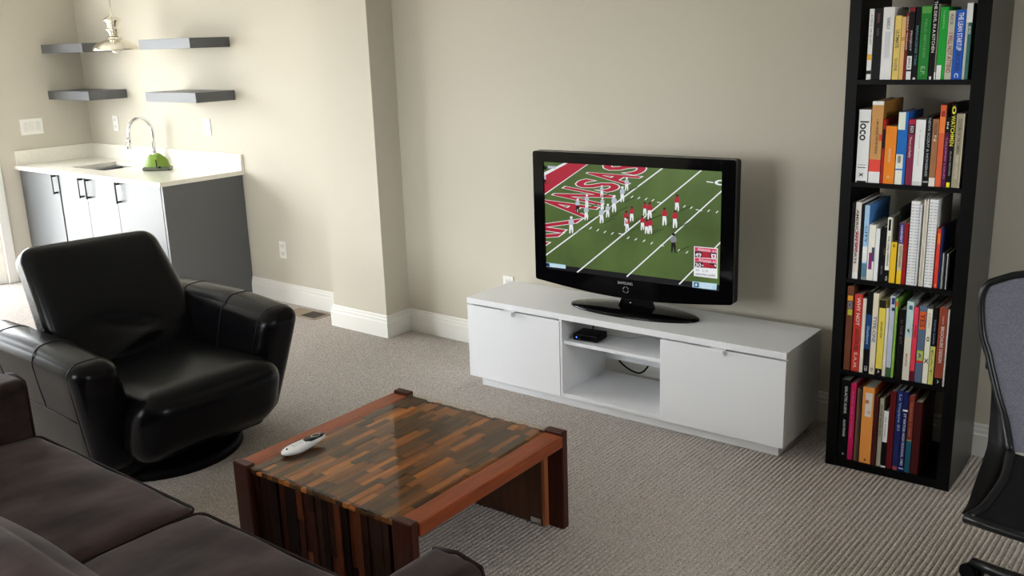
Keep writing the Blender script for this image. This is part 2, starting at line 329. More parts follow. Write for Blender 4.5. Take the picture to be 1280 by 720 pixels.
SCREEN_POLYS= [(1, 'white', [(-0.4581, 0.4737), (-0.4547, 0.5869), (-0.2733, 0.6679), (-0.1516, 0.6732)]), (2, 'crimson', [(-0.458, 0.4797), (-0.4552, 0.5692), (-0.2708, 0.6611), (-0.1673, 0.6658)]), (3, 'white', [(0.1859, 0.6601), (-0.4691, 0.1826), (-0.4649, 0.1781), (0.1895, 0.6559)]), (3, 'white', [(0.3652, 0.6633), (-0.272, 0.1367), (-0.2677, 0.1325), (0.3689, 0.6595)]), (3, 'white', [(0.4617, 0.5898), (0.0018, 0.1588), (0.0061, 0.1549), (0.4654, 0.5862)]), (3, 'white', [(0.4668, 0.3844), (0.2568, 0.1543), (0.2612, 0.1509), (0.4709, 0.381)]), (3, 'white', [(0.0263, 0.5109), (0.0376, 0.5206), (0.0347, 0.5233), (0.0234, 0.5136)]), (3, 'white', [(0.06, 0.5087), (0.0712, 0.5183), (0.0683, 0.5211), (0.0571, 0.5114)]), (3, 'white', [(0.0946, 0.5066), (0.1056, 0.5162), (0.1028, 0.5189), (0.0917, 0.5093)]), (3, 'white', [(0.1277, 0.5033), (0.1386, 0.5129), (0.1357, 0.5156), (0.1248, 0.506)]), (3, 'white', [(0.2748, 0.4875), (0.2852, 0.497), (0.2824, 0.4996), (0.2721, 0.4901)]), (3, 'white', [(0.3064, 0.4844), (0.3166, 0.4938), (0.3139, 0.4964), (0.3036, 0.487)]), (3, 'white', [(0.3846, 0.4773), (0.3946, 0.4867), (0.3919, 0.4893), (0.3819, 0.4799)]), (3, 'white', [(0.422, 0.4748), (0.4318, 0.4841), (0.4292, 0.4867), (0.4193, 0.4774)]), (3, 'white', [(-0.1844, 0.3545), (-0.1723, 0.365), (-0.1754, 0.3678), (-0.1875, 0.3573)]), (3, 'white', [(-0.1473, 0.3484), (-0.1352, 0.3588), (-0.1383, 0.3616), (-0.1503, 0.3512)]), (3, 'white', [(-0.1104, 0.3435), (-0.0985, 0.3539), (-0.1015, 0.3566), (-0.1134, 0.3463)]), (3, 'white', [(-0.0726, 0.3399), (-0.0608, 0.3502), (-0.0638, 0.353), (-0.0756, 0.3427)]), (3, 'white', [(0.0071, 0.3276), (0.0186, 0.3378), (0.0156, 0.3406), (0.0042, 0.3303)]), (3, 'white', [(0.0451, 0.3243), (0.0564, 0.3345), (0.0535, 0.3372), (0.0422, 0.327)]), (3, 'white', [(0.0852, 0.3212), (0.0964, 0.3314), (0.0935, 0.3341), (0.0823, 0.3239)]), (3, 'white', [(0.1225, 0.3145), (0.1335, 0.3247), (0.1307, 0.3274), (0.1196, 0.3172)]), (3, 'white', [(0.2514, 0.2957), (0.262, 0.3057), (0.2592, 0.3083), (0.2486, 0.2984)]), (3, 'white', [(0.2894, 0.2907), (0.2999, 0.3006), (0.2971, 0.3032), (0.2866, 0.2933)]), (3, 'white', [(0.1502, 0.5014), (0.1756, 0.4988), (0.1763, 0.5021), (0.1509, 0.5047)]), (3, 'white', [(0.3301, 0.4828), (0.3589, 0.4785), (0.3596, 0.4816), (0.3308, 0.486)]), (3, 'white', [(0.1661, 0.3141), (0.1844, 0.3125), (0.1851, 0.3158), (0.1668, 0.3174)]), (3, 'white', [(-0.0369, 0.3476), (-0.0075, 0.3445), (-0.0066, 0.3479), (-0.0361, 0.351)]), (3, 'white', [(0.3758, 0.6018), (0.4063, 0.5993), (0.4068, 0.6035), (0.3764, 0.606)]), (3, 'white', [(0.4642, 0.6048), (0.4593, 0.5977), (0.4462, 0.5928), (0.4298, 0.5918), (0.4163, 0.5952), (0.411, 0.6017), (0.416, 0.6088), (0.4292, 0.6137), (0.4457, 0.6147), (0.459, 0.6112)]), (4, 'green', [(0.4554, 0.6043), (0.4526, 0.6004), (0.4449, 0.5977), (0.4353, 0.5971), (0.4275, 0.5989), (0.4244, 0.6025), (0.4273, 0.6063), (0.435, 0.6091), (0.4446, 0.6096), (0.4524, 0.6078)]), (3, 'shadow', [(-0.2813, 0.3284), (-0.2121, 0.3601), (-0.2074, 0.3564), (-0.2731, 0.3241)]), (6, 'white', [(-0.2736, 0.4021), (-0.2751, 0.3983), (-0.279, 0.3958), (-0.2837, 0.3954), (-0.2875, 0.3973), (-0.2889, 0.4009), (-0.2874, 0.4047), (-0.2835, 0.4072), (-0.2788, 0.4076), (-0.275, 0.4056)]), (5, 'jersey', [(-0.2936, 0.3906), (-0.2803, 0.3966), (-0.2697, 0.3908), (-0.267, 0.3762), (-0.2749, 0.3689), (-0.2917, 0.3675), (-0.2975, 0.3753)]), (5, 'white', [(-0.2923, 0.3674), (-0.2743, 0.3689), (-0.2716, 0.3492), (-0.2732, 0.3291), (-0.2786, 0.3286), (-0.2823, 0.3541), (-0.2883, 0.3261), (-0.2943, 0.3272), (-0.2933, 0.349)]), (3, 'shadow', [(-0.1966, 0.4529), (-0.1444, 0.4764), (-0.1408, 0.4735), (-0.1887, 0.4496)]), (6, 'white', [(-0.1913, 0.5093), (-0.1925, 0.5064), (-0.1954, 0.5045), (-0.199, 0.5043), (-0.2019, 0.5058), (-0.203, 0.5085), (-0.2019, 0.5114), (-0.1989, 0.5133), (-0.1953, 0.5136), (-0.1924, 0.512)]), (5, 'jersey', [(-0.2068, 0.5006), (-0.1967, 0.5051), (-0.1886, 0.5006), (-0.1864, 0.4893), (-0.1924, 0.4838), (-0.2053, 0.4829), (-0.2098, 0.489)]), (5, 'white', [(-0.2057, 0.4829), (-0.192, 0.4838), (-0.1899, 0.4687), (-0.191, 0.4533), (-0.1952, 0.453), (-0.1981, 0.4726), (-0.2025, 0.4512), (-0.2071, 0.4521), (-0.2064, 0.4688)]), (3, 'shadow', [(-0.2001, 0.3963), (-0.1407, 0.4235), (-0.1366, 0.4202), (-0.1922, 0.3926)]), (6, 'white', [(-0.1939, 0.4604), (-0.1952, 0.4572), (-0.1986, 0.455), (-0.2027, 0.4547), (-0.2059, 0.4564), (-0.2072, 0.4595), (-0.2058, 0.4627), (-0.2025, 0.465), (-0.1984, 0.4652), (-0.1951, 0.4635)]), (5, 'jersey', [(-0.2113, 0.4505), (-0.1999, 0.4557), (-0.1906, 0.4506), (-0.1882, 0.4378), (-0.195, 0.4315), (-0.2096, 0.4304), (-0.2147, 0.4372)]), (5, 'white', [(-0.2101, 0.4304), (-0.1945, 0.4315), (-0.1922, 0.4144), (-0.1935, 0.3969), (-0.1981, 0.3965), (-0.2014, 0.4187), (-0.2065, 0.3944), (-0.2117, 0.3954), (-0.2108, 0.4144)]), (3, 'shadow', [(-0.1182, 0.5093), (-0.076, 0.5283), (-0.073, 0.5258), (-0.1104, 0.5066)]), (6, 'white', [(-0.1143, 0.5556), (-0.1152, 0.5533), (-0.1176, 0.5517), (-0.1206, 0.5515), (-0.1229, 0.5528), (-0.1238, 0.5551), (-0.1229, 0.5574), (-0.1205, 0.559), (-0.1175, 0.5592), (-0.1152, 0.5579)]), (5, 'jersey', [(-0.1271, 0.5486), (-0.1189, 0.5522), (-0.1122, 0.5484), (-0.1104, 0.5391), (-0.1153, 0.5346), (-0.1258, 0.534), (-0.1295, 0.539)]), (5, 'white', [(-0.1262, 0.534), (-0.1149, 0.5347), (-0.1132, 0.5222), (-0.1141, 0.5095), (-0.1174, 0.5093), (-0.1199, 0.5254), (-0.1234, 0.5079), (-0.1272, 0.5087), (-0.1267, 0.5224)]), (3, 'shadow', [(-0.1162, 0.4499), (-0.0699, 0.4711), (-0.0667, 0.4685), (-0.1084, 0.4471)]), (6, 'white', [(-0.1118, 0.5007), (-0.1128, 0.4981), (-0.1154, 0.4964), (-0.1186, 0.4962), (-0.1212, 0.4976), (-0.1222, 0.5), (-0.1212, 0.5026), (-0.1185, 0.5043), (-0.1153, 0.5046), (-0.1127, 0.5032)]), (5, 'jersey', [(-0.1257, 0.4929), (-0.1167, 0.497), (-0.1094, 0.4929), (-0.1075, 0.4827), (-0.1128, 0.4777), (-0.1242, 0.4769), (-0.1282, 0.4824)]), (5, 'white', [(-0.1246, 0.4769), (-0.1124, 0.4778), (-0.1105, 0.4641), (-0.1114, 0.4503), (-0.1151, 0.45), (-0.1178, 0.4676), (-0.1216, 0.4484), (-0.1257, 0.4492), (-0.1252, 0.4642)]), (3, 'shadow', [(-0.1207, 0.3891), (-0.0587, 0.4177), (-0.0544, 0.4143), (-0.1128, 0.3851)]), (6, 'white', [(-0.1144, 0.4566), (-0.1158, 0.4532), (-0.1192, 0.4509), (-0.1235, 0.4505), (-0.1269, 0.4524), (-0.1282, 0.4556), (-0.1269, 0.4591), (-0.1234, 0.4614), (-0.1191, 0.4617), (-0.1157, 0.4599)]), (5, 'jersey', [(-0.1325, 0.4462), (-0.1205, 0.4516), (-0.1109, 0.4463), (-0.1083, 0.4328), (-0.1154, 0.4261), (-0.1305, 0.425), (-0.1359, 0.4322)]), (5, 'white', [(-0.1311, 0.4249), (-0.1148, 0.4262), (-0.1123, 0.4081), (-0.1136, 0.3896), (-0.1184, 0.3892), (-0.122, 0.4127), (-0.1271, 0.387), (-0.1325, 0.3881), (-0.1318, 0.4081)]), (3, 'shadow', [(-0.0891, 0.4177), (-0.0374, 0.4417), (-0.0338, 0.4388), (-0.0813, 0.4145)]), (6, 'white', [(-0.0841, 0.4747), (-0.0853, 0.4718), (-0.0882, 0.4698), (-0.0918, 0.4695), (-0.0947, 0.4711), (-0.0957, 0.4738), (-0.0946, 0.4767), (-0.0917, 0.4787), (-0.0881, 0.4789), (-0.0852, 0.4774)]), (5, 'jersey', [(-0.0995, 0.4659), (-0.0894, 0.4704), (-0.0813, 0.4659), (-0.0791, 0.4545), (-0.0851, 0.4489), (-0.0978, 0.448), (-0.1023, 0.4541)]), (5, 'white', [(-0.0983, 0.448), (-0.0846, 0.449), (-0.0825, 0.4337), (-0.0835, 0.4182), (-0.0876, 0.4179), (-0.0906, 0.4376), (-0.0949, 0.416), (-0.0994, 0.4169), (-0.0988, 0.4337)]), (3, 'shadow', [(-0.0566, 0.4439), (0.0079, 0.4733), (0.0123, 0.4697), (-0.0489, 0.4396)]), (6, 'white', [(-0.0503, 0.5144), (-0.0517, 0.5108), (-0.0553, 0.5084), (-0.0597, 0.5081), (-0.0633, 0.51), (-0.0646, 0.5135), (-0.0632, 0.517), (-0.0596, 0.5194), (-0.0552, 0.5197), (-0.0516, 0.5178)]), (5, 'jersey', [(-0.0689, 0.5036), (-0.0565, 0.5092), (-0.0465, 0.5036), (-0.0438, 0.4895), (-0.0511, 0.4826), (-0.0668, 0.4815), (-0.0724, 0.489)]), (5, 'white', [(-0.0674, 0.4814), (-0.0505, 0.4826), (-0.0478, 0.4637), (-0.049, 0.4444), (-0.0541, 0.4441), (-0.0579, 0.4685), (-0.0631, 0.4418), (-0.0687, 0.4429), (-0.068, 0.4638)]), (3, 'shadow', [(-0.0155, 0.4921), (0.0424, 0.5183), (0.0464, 0.515), (-0.0079, 0.4883)]), (6, 'white', [(-0.0101, 0.5558), (-0.0113, 0.5526), (-0.0146, 0.5504), (-0.0186, 0.5502), (-0.0218, 0.5519), (-0.023, 0.555), (-0.0218, 0.5583), (-0.0185, 0.5604), (-0.0145, 0.5607), (-0.0113, 0.5589)]), (5, 'jersey', [(-0.027, 0.5462), (-0.0158, 0.5512), (-0.0067, 0.546), (-0.0042, 0.5332), (-0.0108, 0.527), (-0.025, 0.5261), (-0.0301, 0.533)]), (5, 'white', [(-0.0255, 0.5261), (-0.0103, 0.5271), (-0.0078, 0.5099), (-0.0089, 0.4925), (-0.0135, 0.4922), (-0.0169, 0.5144), (-0.0216, 0.4902), (-0.0267, 0.4913), (-0.0261, 0.5101)]), (3, 'shadow', [(0.0061, 0.5427), (0.056, 0.5651), (0.0595, 0.5622), (0.0136, 0.5394)]), (6, 'white', [(0.0106, 0.5979), (0.0095, 0.5951), (0.0067, 0.5933), (0.0032, 0.5931), (0.0004, 0.5946), (-0.0006, 0.5973), (0.0004, 0.6001), (0.0033, 0.602), (0.0067, 0.6022), (0.0095, 0.6006)]), (5, 'jersey', [(-0.0042, 0.5896), (0.0055, 0.5939), (0.0134, 0.5894), (0.0155, 0.5783), (0.0098, 0.5729), (-0.0025, 0.5722), (-0.0069, 0.5782)]), (5, 'white', [(-0.0029, 0.5722), (0.0103, 0.573), (0.0124, 0.5581), (0.0115, 0.543), (0.0076, 0.5428), (0.0045, 0.562), (0.0005, 0.5411), (-0.0039, 0.542), (-0.0034, 0.5584)]), (3, 'shadow', [(-0.2454, 0.4288), (-0.1913, 0.4531), (-0.1876, 0.4502), (-0.2373, 0.4255)]), (6, 'white', [(-0.2397, 0.4868), (-0.2409, 0.4839), (-0.2439, 0.4819), (-0.2477, 0.4816), (-0.2507, 0.4832), (-0.2518, 0.486), (-0.2506, 0.489), (-0.2475, 0.491), (-0.2438, 0.4912), (-0.2408, 0.4896)]), (5, 'jersey', [(-0.2557, 0.4779), (-0.2452, 0.4825), (-0.2368, 0.4779), (-0.2347, 0.4663), (-0.2409, 0.4606), (-0.2542, 0.4597), (-0.2588, 0.4659)]), (5, 'dark', [(-0.2546, 0.4596), (-0.2404, 0.4607), (-0.2383, 0.4451), (-0.2396, 0.4293), (-0.2438, 0.4289), (-0.2468, 0.4491), (-0.2514, 0.4271), (-0.2562, 0.428), (-0.2554, 0.4452)]), (3, 'shadow', [(-0.4191, 0.5492), (-0.3859, 0.5635), (-0.3836, 0.5616), (-0.4108, 0.5472)]), (6, 'white', [(-0.4157, 0.5846), (-0.4165, 0.5828), (-0.4184, 0.5816), (-0.4208, 0.5815), (-0.4227, 0.5825), (-0.4234, 0.5842), (-0.4226, 0.586), (-0.4206, 0.5872), (-0.4183, 0.5874), (-0.4164, 0.5864)]), (5, 'jersey', [(-0.4265, 0.5793), (-0.4198, 0.582), (-0.4145, 0.5791), (-0.4133, 0.572), (-0.4172, 0.5685), (-0.4256, 0.5681), (-0.4285, 0.5719)]), (5, 'dark', [(-0.4259, 0.5681), (-0.4169, 0.5686), (-0.4157, 0.559), (-0.4166, 0.5493), (-0.4193, 0.5492), (-0.421, 0.5615), (-0.4241, 0.5481), (-0.427, 0.5487), (-0.4264, 0.5592)]), (4, 'jersey', [(-0.4042, 0.6318), (-0.3585, 0.6317), (-0.3615, 0.6211), (-0.4004, 0.6203)]), (4, 'dark', [(-0.428, 0.633), (-0.4058, 0.6271), (-0.4118, 0.6127), (-0.4285, 0.6142)]), (3, 'shadow', [(0.0311, 0.4094), (0.0866, 0.4356), (0.0904, 0.4324), (0.0386, 0.4058)]), (6, 'maroon', [(0.0361, 0.4715), (0.0349, 0.4683), (0.0318, 0.4662), (0.0279, 0.4659), (0.0248, 0.4676), (0.0236, 0.4706), (0.0248, 0.4737), (0.028, 0.4759), (0.0318, 0.4761), (0.0349, 0.4745)]), (5, 'crimson', [(0.0198, 0.4619), (0.0306, 0.4669), (0.0393, 0.4619), (0.0417, 0.4495), (0.0354, 0.4435), (0.0218, 0.4424), (0.0169, 0.449)]), (5, 'white', [(0.0213, 0.4424), (0.0359, 0.4435), (0.0383, 0.4269), (0.0373, 0.4099), (0.033, 0.4096), (0.0296, 0.4311), (0.0251, 0.4075), (0.0203, 0.4085), (0.0208, 0.4269)]), (3, 'shadow', [(0.0032, 0.3877), (0.0593, 0.4142), (0.0632, 0.4111), (0.0108, 0.3841)]), (6, 'maroon', [(0.0084, 0.4502), (0.0072, 0.447), (0.004, 0.4449), (0.0002, 0.4446), (-0.003, 0.4462), (-0.0042, 0.4493), (-0.003, 0.4525), (0.0002, 0.4546), (0.0041, 0.4549), (0.0072, 0.4532)]), (5, 'crimson', [(-0.008, 0.4405), (0.0028, 0.4456), (0.0116, 0.4406), (0.014, 0.4282), (0.0077, 0.422), (-0.0061, 0.4209), (-0.011, 0.4276)]), (5, 'white', [(-0.0066, 0.4209), (0.0081, 0.4221), (0.0106, 0.4053), (0.0096, 0.3883), (0.0051, 0.3879), (0.0017, 0.4095), (-0.0028, 0.3858), (-0.0077, 0.3868), (-0.0071, 0.4053)]), (3, 'shadow', [(0.0946, 0.4402), (0.1435, 0.4633), (0.147, 0.4605), (0.102, 0.437)]), (6, 'maroon', [(0.0987, 0.4955), (0.0977, 0.4927), (0.0949, 0.4908), (0.0915, 0.4906), (0.0888, 0.4921), (0.0877, 0.4948), (0.0887, 0.4976), (0.0915, 0.4995), (0.0949, 0.4997), (0.0977, 0.4982)]), (5, 'crimson', [(0.0842, 0.487), (0.0937, 0.4915), (0.1015, 0.487), (0.1037, 0.4759), (0.0981, 0.4705), (0.086, 0.4696), (0.0817, 0.4756)]), (5, 'white', [(0.0856, 0.4696), (0.0985, 0.4706), (0.1007, 0.4557), (0.0999, 0.4406), (0.096, 0.4403), (0.093, 0.4595), (0.0891, 0.4385), (0.0848, 0.4394), (0.0852, 0.4558)]), (3, 'shadow', [(0.1181, 0.427), (0.1793, 0.456), (0.1836, 0.4524), (0.1255, 0.4229)]), (6, 'maroon', [(0.1234, 0.496), (0.1221, 0.4925), (0.1187, 0.4902), (0.1144, 0.4899), (0.111, 0.4917), (0.1097, 0.4951), (0.111, 0.4986), (0.1144, 0.501), (0.1186, 0.5012), (0.1221, 0.4994)]), (5, 'crimson', [(0.1057, 0.4854), (0.1175, 0.491), (0.1271, 0.4854), (0.1299, 0.4716), (0.1229, 0.4649), (0.1079, 0.4638), (0.1025, 0.4712)]), (5, 'white', [(0.1074, 0.4637), (0.1235, 0.4649), (0.1263, 0.4464), (0.1253, 0.4276), (0.1205, 0.4272), (0.1166, 0.4511), (0.1119, 0.4249), (0.1065, 0.4261), (0.1069, 0.4465)]), (3, 'shadow', [(0.1888, 0.4051), (0.2524, 0.4357), (0.2568, 0.432), (0.1961, 0.4008)]), (6, 'maroon', [(0.1941, 0.4776), (0.1927, 0.4739), (0.1892, 0.4714), (0.1848, 0.4711), (0.1812, 0.473), (0.1799, 0.4765), (0.1812, 0.4802), (0.1847, 0.4827), (0.1891, 0.483), (0.1927, 0.4811)]), (5, 'crimson', [(0.1758, 0.4664), (0.188, 0.4722), (0.1981, 0.4665), (0.201, 0.452), (0.1938, 0.4449), (0.1783, 0.4437), (0.1726, 0.4514)]), (5, 'white', [(0.1777, 0.4436), (0.1944, 0.4449), (0.1973, 0.4255), (0.1964, 0.4057), (0.1914, 0.4053), (0.1873, 0.4304), (0.1825, 0.4029), (0.1769, 0.4041), (0.1773, 0.4255)]), (3, 'shadow', [(0.2466, 0.4702), (0.3054, 0.4982), (0.3095, 0.4947), (0.2537, 0.4662)]), (6, 'maroon', [(0.2512, 0.5377), (0.25, 0.5343), (0.2467, 0.532), (0.2426, 0.5317), (0.2393, 0.5336), (0.238, 0.5368), (0.2392, 0.5403), (0.2425, 0.5425), (0.2466, 0.5428), (0.2499, 0.541)]), (5, 'crimson', [(0.2343, 0.5274), (0.2455, 0.5328), (0.2549, 0.5273), (0.2576, 0.5138), (0.251, 0.5072), (0.2366, 0.5062), (0.2313, 0.5135)]), (5, 'white', [(0.2361, 0.5062), (0.2515, 0.5073), (0.2543, 0.4892), (0.2535, 0.4708), (0.2489, 0.4704), (0.245, 0.4938), (0.2406, 0.4682), (0.2355, 0.4694), (0.2357, 0.4893)]), (3, 'shadow', [(0.238, 0.3982), (0.3006, 0.4287), (0.305, 0.425), (0.2452, 0.3939)]), (6, 'maroon', [(0.243, 0.4703), (0.2417, 0.4666), (0.2382, 0.4641), (0.2339, 0.4638), (0.2303, 0.4657), (0.2289, 0.4692), (0.2302, 0.4729), (0.2337, 0.4754), (0.2381, 0.4757), (0.2416, 0.4737)]), (5, 'crimson', [(0.225, 0.4591), (0.237, 0.4649), (0.247, 0.4592), (0.2499, 0.4448), (0.2428, 0.4378), (0.2275, 0.4365), (0.2219, 0.4442)]), (5, 'white', [(0.2269, 0.4365), (0.2434, 0.4378), (0.2464, 0.4185), (0.2455, 0.3988), (0.2406, 0.3984), (0.2364, 0.4234), (0.2318, 0.396), (0.2263, 0.3972), (0.2266, 0.4185)]), (3, 'shadow', [(0.0837, 0.3752), (0.1366, 0.4007), (0.1403, 0.3977), (0.0911, 0.3718)]), (6, 'maroon', [(0.0882, 0.4351), (0.0871, 0.4321), (0.0841, 0.43), (0.0804, 0.4297), (0.0775, 0.4313), (0.0763, 0.4342), (0.0774, 0.4373), (0.0804, 0.4393), (0.0841, 0.4396), (0.0871, 0.438)]), (5, 'crimson', [(0.0727, 0.4258), (0.0829, 0.4307), (0.0913, 0.426), (0.0936, 0.414), (0.0876, 0.4081), (0.0746, 0.407), (0.0699, 0.4134)]), (5, 'white', [(0.0741, 0.407), (0.0881, 0.4081), (0.0904, 0.3921), (0.0896, 0.3758), (0.0854, 0.3754), (0.0821, 0.3961), (0.0779, 0.3734), (0.0732, 0.3743), (0.0737, 0.392)]), (3, 'shadow', [(0.1036, 0.3611), (0.1544, 0.3858), (0.158, 0.3828), (0.111, 0.3578)]), (6, 'maroon', [(0.1078, 0.4189), (0.1067, 0.416), (0.1039, 0.414), (0.1004, 0.4137), (0.0975, 0.4152), (0.0964, 0.418), (0.0975, 0.421), (0.1003, 0.423), (0.1039, 0.4233), (0.1067, 0.4217)]), (5, 'crimson', [(0.0928, 0.4099), (0.1027, 0.4146), (0.1107, 0.4101), (0.113, 0.3985), (0.1072, 0.3928), (0.0947, 0.3917), (0.0902, 0.3979)]), (5, 'white', [(0.0942, 0.3917), (0.1077, 0.3928), (0.11, 0.3774), (0.1091, 0.3616), (0.1051, 0.3612), (0.1019, 0.3812), (0.0979, 0.3593), (0.0934, 0.3602), (0.0938, 0.3773)]), (3, 'shadow', [(0.1208, 0.3618), (0.1787, 0.3899), (0.1827, 0.3866), (0.1282, 0.358)]), (6, 'maroon', [(0.1258, 0.4275), (0.1246, 0.4242), (0.1213, 0.4219), (0.1173, 0.4216), (0.1141, 0.4233), (0.1128, 0.4265), (0.114, 0.4298), (0.1173, 0.4321), (0.1213, 0.4324), (0.1245, 0.4307)]), (5, 'crimson', [(0.109, 0.4173), (0.1201, 0.4226), (0.1293, 0.4175), (0.1318, 0.4044), (0.1253, 0.3979), (0.1111, 0.3967), (0.106, 0.4037)]), (5, 'white', [(0.1106, 0.3966), (0.1258, 0.3979), (0.1284, 0.3804), (0.1275, 0.3624), (0.1229, 0.362), (0.1193, 0.3848), (0.1148, 0.3598), (0.1097, 0.3609), (0.1102, 0.3803)]), (3, 'shadow', [(0.0083, 0.3629), (0.0624, 0.3888), (0.0662, 0.3857), (0.0159, 0.3595)]), (6, 'maroon', [(0.0132, 0.4235), (0.012, 0.4205), (0.009, 0.4183), (0.0052, 0.418), (0.0022, 0.4197), (0.001, 0.4226), (0.0022, 0.4257), (0.0053, 0.4278), (0.009, 0.4281), (0.012, 0.4265)]), (5, 'crimson', [(-0.0027, 0.4141), (0.0077, 0.419), (0.0163, 0.4143), (0.0186, 0.4022), (0.0124, 0.3962), (-0.0009, 0.3951), (-0.0056, 0.4015)]), (5, 'white', [(-0.0013, 0.395), (0.0129, 0.3962), (0.0153, 0.38), (0.0143, 0.3635), (0.01, 0.3631), (0.0067, 0.3841), (0.0024, 0.361), (-0.0024, 0.362), (-0.0019, 0.3799)]), (3, 'shadow', [(0.2321, 0.291), (0.3005, 0.3254), (0.3053, 0.3214), (0.2393, 0.2863)]), (6, 'dark', [(0.2376, 0.3701), (0.2362, 0.366), (0.2324, 0.3632), (0.2277, 0.3628), (0.2238, 0.3649), (0.2223, 0.3687), (0.2238, 0.3727), (0.2276, 0.3755), (0.2323, 0.3759), (0.2361, 0.3738)]), (5, 'grey', [(0.2181, 0.3576), (0.2312, 0.3641), (0.2421, 0.358), (0.2452, 0.3423), (0.2376, 0.3345), (0.2208, 0.3329), (0.2147, 0.3412)]), (5, 'dark', [(0.2202, 0.3328), (0.2382, 0.3345), (0.2414, 0.3134), (0.2405, 0.2918), (0.2351, 0.2913), (0.2306, 0.3186), (0.2255, 0.2885), (0.2195, 0.2897), (0.2198, 0.3131)]), (8, 'white', [(0.3254, 0.3268), (0.4328, 0.3284), (0.4335, 0.1977), (0.3269, 0.1977)]), (9, 'pink', [(0.329, 0.3238), (0.4288, 0.3246), (0.4284, 0.3097), (0.3293, 0.3087)]), (9, 'maroon', [(0.3293, 0.3081), (0.4284, 0.309), (0.4287, 0.2831), (0.3298, 0.2805)]), (10, 'crimson', [(0.3629, 0.3074), (0.3979, 0.3076), (0.3985, 0.2823), (0.3634, 0.2813)]), (9, 'pink', [(0.3298, 0.2778), (0.4288, 0.2798), (0.4288, 0.2648), (0.3301, 0.2626)]), (9, 'maroon', [(0.3301, 0.2619), (0.4288, 0.2631), (0.429, 0.2408), (0.3306, 0.2366)]), (10, 'crimson', [(0.3673, 0.2615), (0.3989, 0.2616), (0.3994, 0.2398), (0.3678, 0.2387)]), (10, 'white', [(0.4033, 0.3021), (0.4251, 0.3024), (0.4248, 0.2844), (0.4054, 0.284)]), (11, 'pink', [(0.4093, 0.2978), (0.4197, 0.2978), (0.4192, 0.2871), (0.4106, 0.2876)]), (10, 'crimson', [(0.3991, 0.2549), (0.4183, 0.2536), (0.4236, 0.2475), (0.4047, 0.2381)]), (10, 'white', [(0.4182, 0.2577), (0.4262, 0.2572), (0.4257, 0.2478), (0.4222, 0.2491)]), (11, 'white', [(0.3623, 0.2475), (0.3686, 0.2522), (0.3687, 0.2432)]), (8, 'sky', [(0.3206, 0.1736), (0.4321, 0.1759), (0.4304, 0.149), (0.3211, 0.1466)]), (9, 'navy', [(0.3277, 0.17), (0.3501, 0.1704), (0.3504, 0.1502), (0.3281, 0.1497)]), (10, 'sky', [(0.3455, 0.1609), (0.3443, 0.1568), (0.3408, 0.1539), (0.3364, 0.1533), (0.3329, 0.1554), (0.3315, 0.1592), (0.3327, 0.1633), (0.3362, 0.1662), (0.3406, 0.1667), (0.3441, 0.1647)]), (8, 'sky', [(-0.4268, 0.176), (-0.3163, 0.1757), (-0.3167, 0.1574), (-0.4273, 0.1561)]), (9, 'navy', [(-0.4239, 0.1738), (-0.4053, 0.1734), (-0.4058, 0.1573), (-0.4244, 0.1577)])]
SCREEN_TEXT= [('R', [(-0.4321, 0.26), (-0.3421, 0.3206), (-0.5898, 0.3226), (-0.6864, 0.2626)]), ('K', [(-0.3392, 0.3279), (-0.2411, 0.3943), (-0.4898, 0.397), (-0.595, 0.3367)]), ('A', [(-0.2172, 0.4091), (-0.1478, 0.4586), (-0.3898, 0.4906), (-0.4602, 0.4475)]), ('N', [(-0.1333, 0.4709), (-0.0694, 0.5147), (-0.3038, 0.5403), (-0.3705, 0.4993)]), ('S', [(-0.0769, 0.5306), (-0.0193, 0.5637), (-0.2092, 0.5838), (-0.2674, 0.5502)]), ('A', [(0.0004, 0.5706), (0.0671, 0.6078), (-0.1545, 0.626), (-0.2143, 0.5939)]), ('S', [(0.0541, 0.6127), (0.1115, 0.6522), (-0.0659, 0.6719), (-0.1264, 0.6371)]), ('Alabama', [(0.3424, 0.3107), (0.3996, 0.3111), (0.3994, 0.3224), (0.3422, 0.3221)], 'white'), ('49', [(0.3322, 0.2828), (0.3592, 0.2832), (0.3588, 0.3003), (0.3319, 0.2999)], 'white'), ('Arkansas', [(0.3478, 0.2655), (0.4041, 0.2655), (0.4038, 0.2762), (0.3476, 0.2763)], 'white'), ('30', [(0.333, 0.2389), (0.3593, 0.2394), (0.359, 0.2556), (0.3327, 0.2558)], 'white'), ('6-0', [(0.41, 0.3102), (0.4263, 0.3101), (0.4261, 0.3191), (0.4099, 0.3191)], 'white'), ('4-2', [(0.411, 0.2656), (0.4267, 0.2656), (0.4265, 0.2746), (0.4108, 0.2742)], 'white'), ('4th', [(0.3344, 0.22), (0.3522, 0.22), (0.352, 0.2302), (0.3342, 0.2302)], 'grey'), ('2:18', [(0.3653, 0.2201), (0.391, 0.2204), (0.3908, 0.2298), (0.3651, 0.2296)], 'grey'), ('#BAMAvsARK', [(0.3337, 0.2019), (0.4264, 0.2036), (0.4261, 0.215), (0.3335, 0.2124)], 'slate'), ('CBS SPORTS', [(0.3561, 0.1599), (0.4278, 0.162), (0.4276, 0.1742), (0.3559, 0.1722)], 'white'), ('NETWORK', [(0.361, 0.1482), (0.4143, 0.1492), (0.4141, 0.1603), (0.3608, 0.1583)], 'white'), ('CBSSPORTS.COM', [(-0.4015, 0.1578), (-0.3208, 0.1581), (-0.3205, 0.1716), (-0.4011, 0.1714)], 'white')]

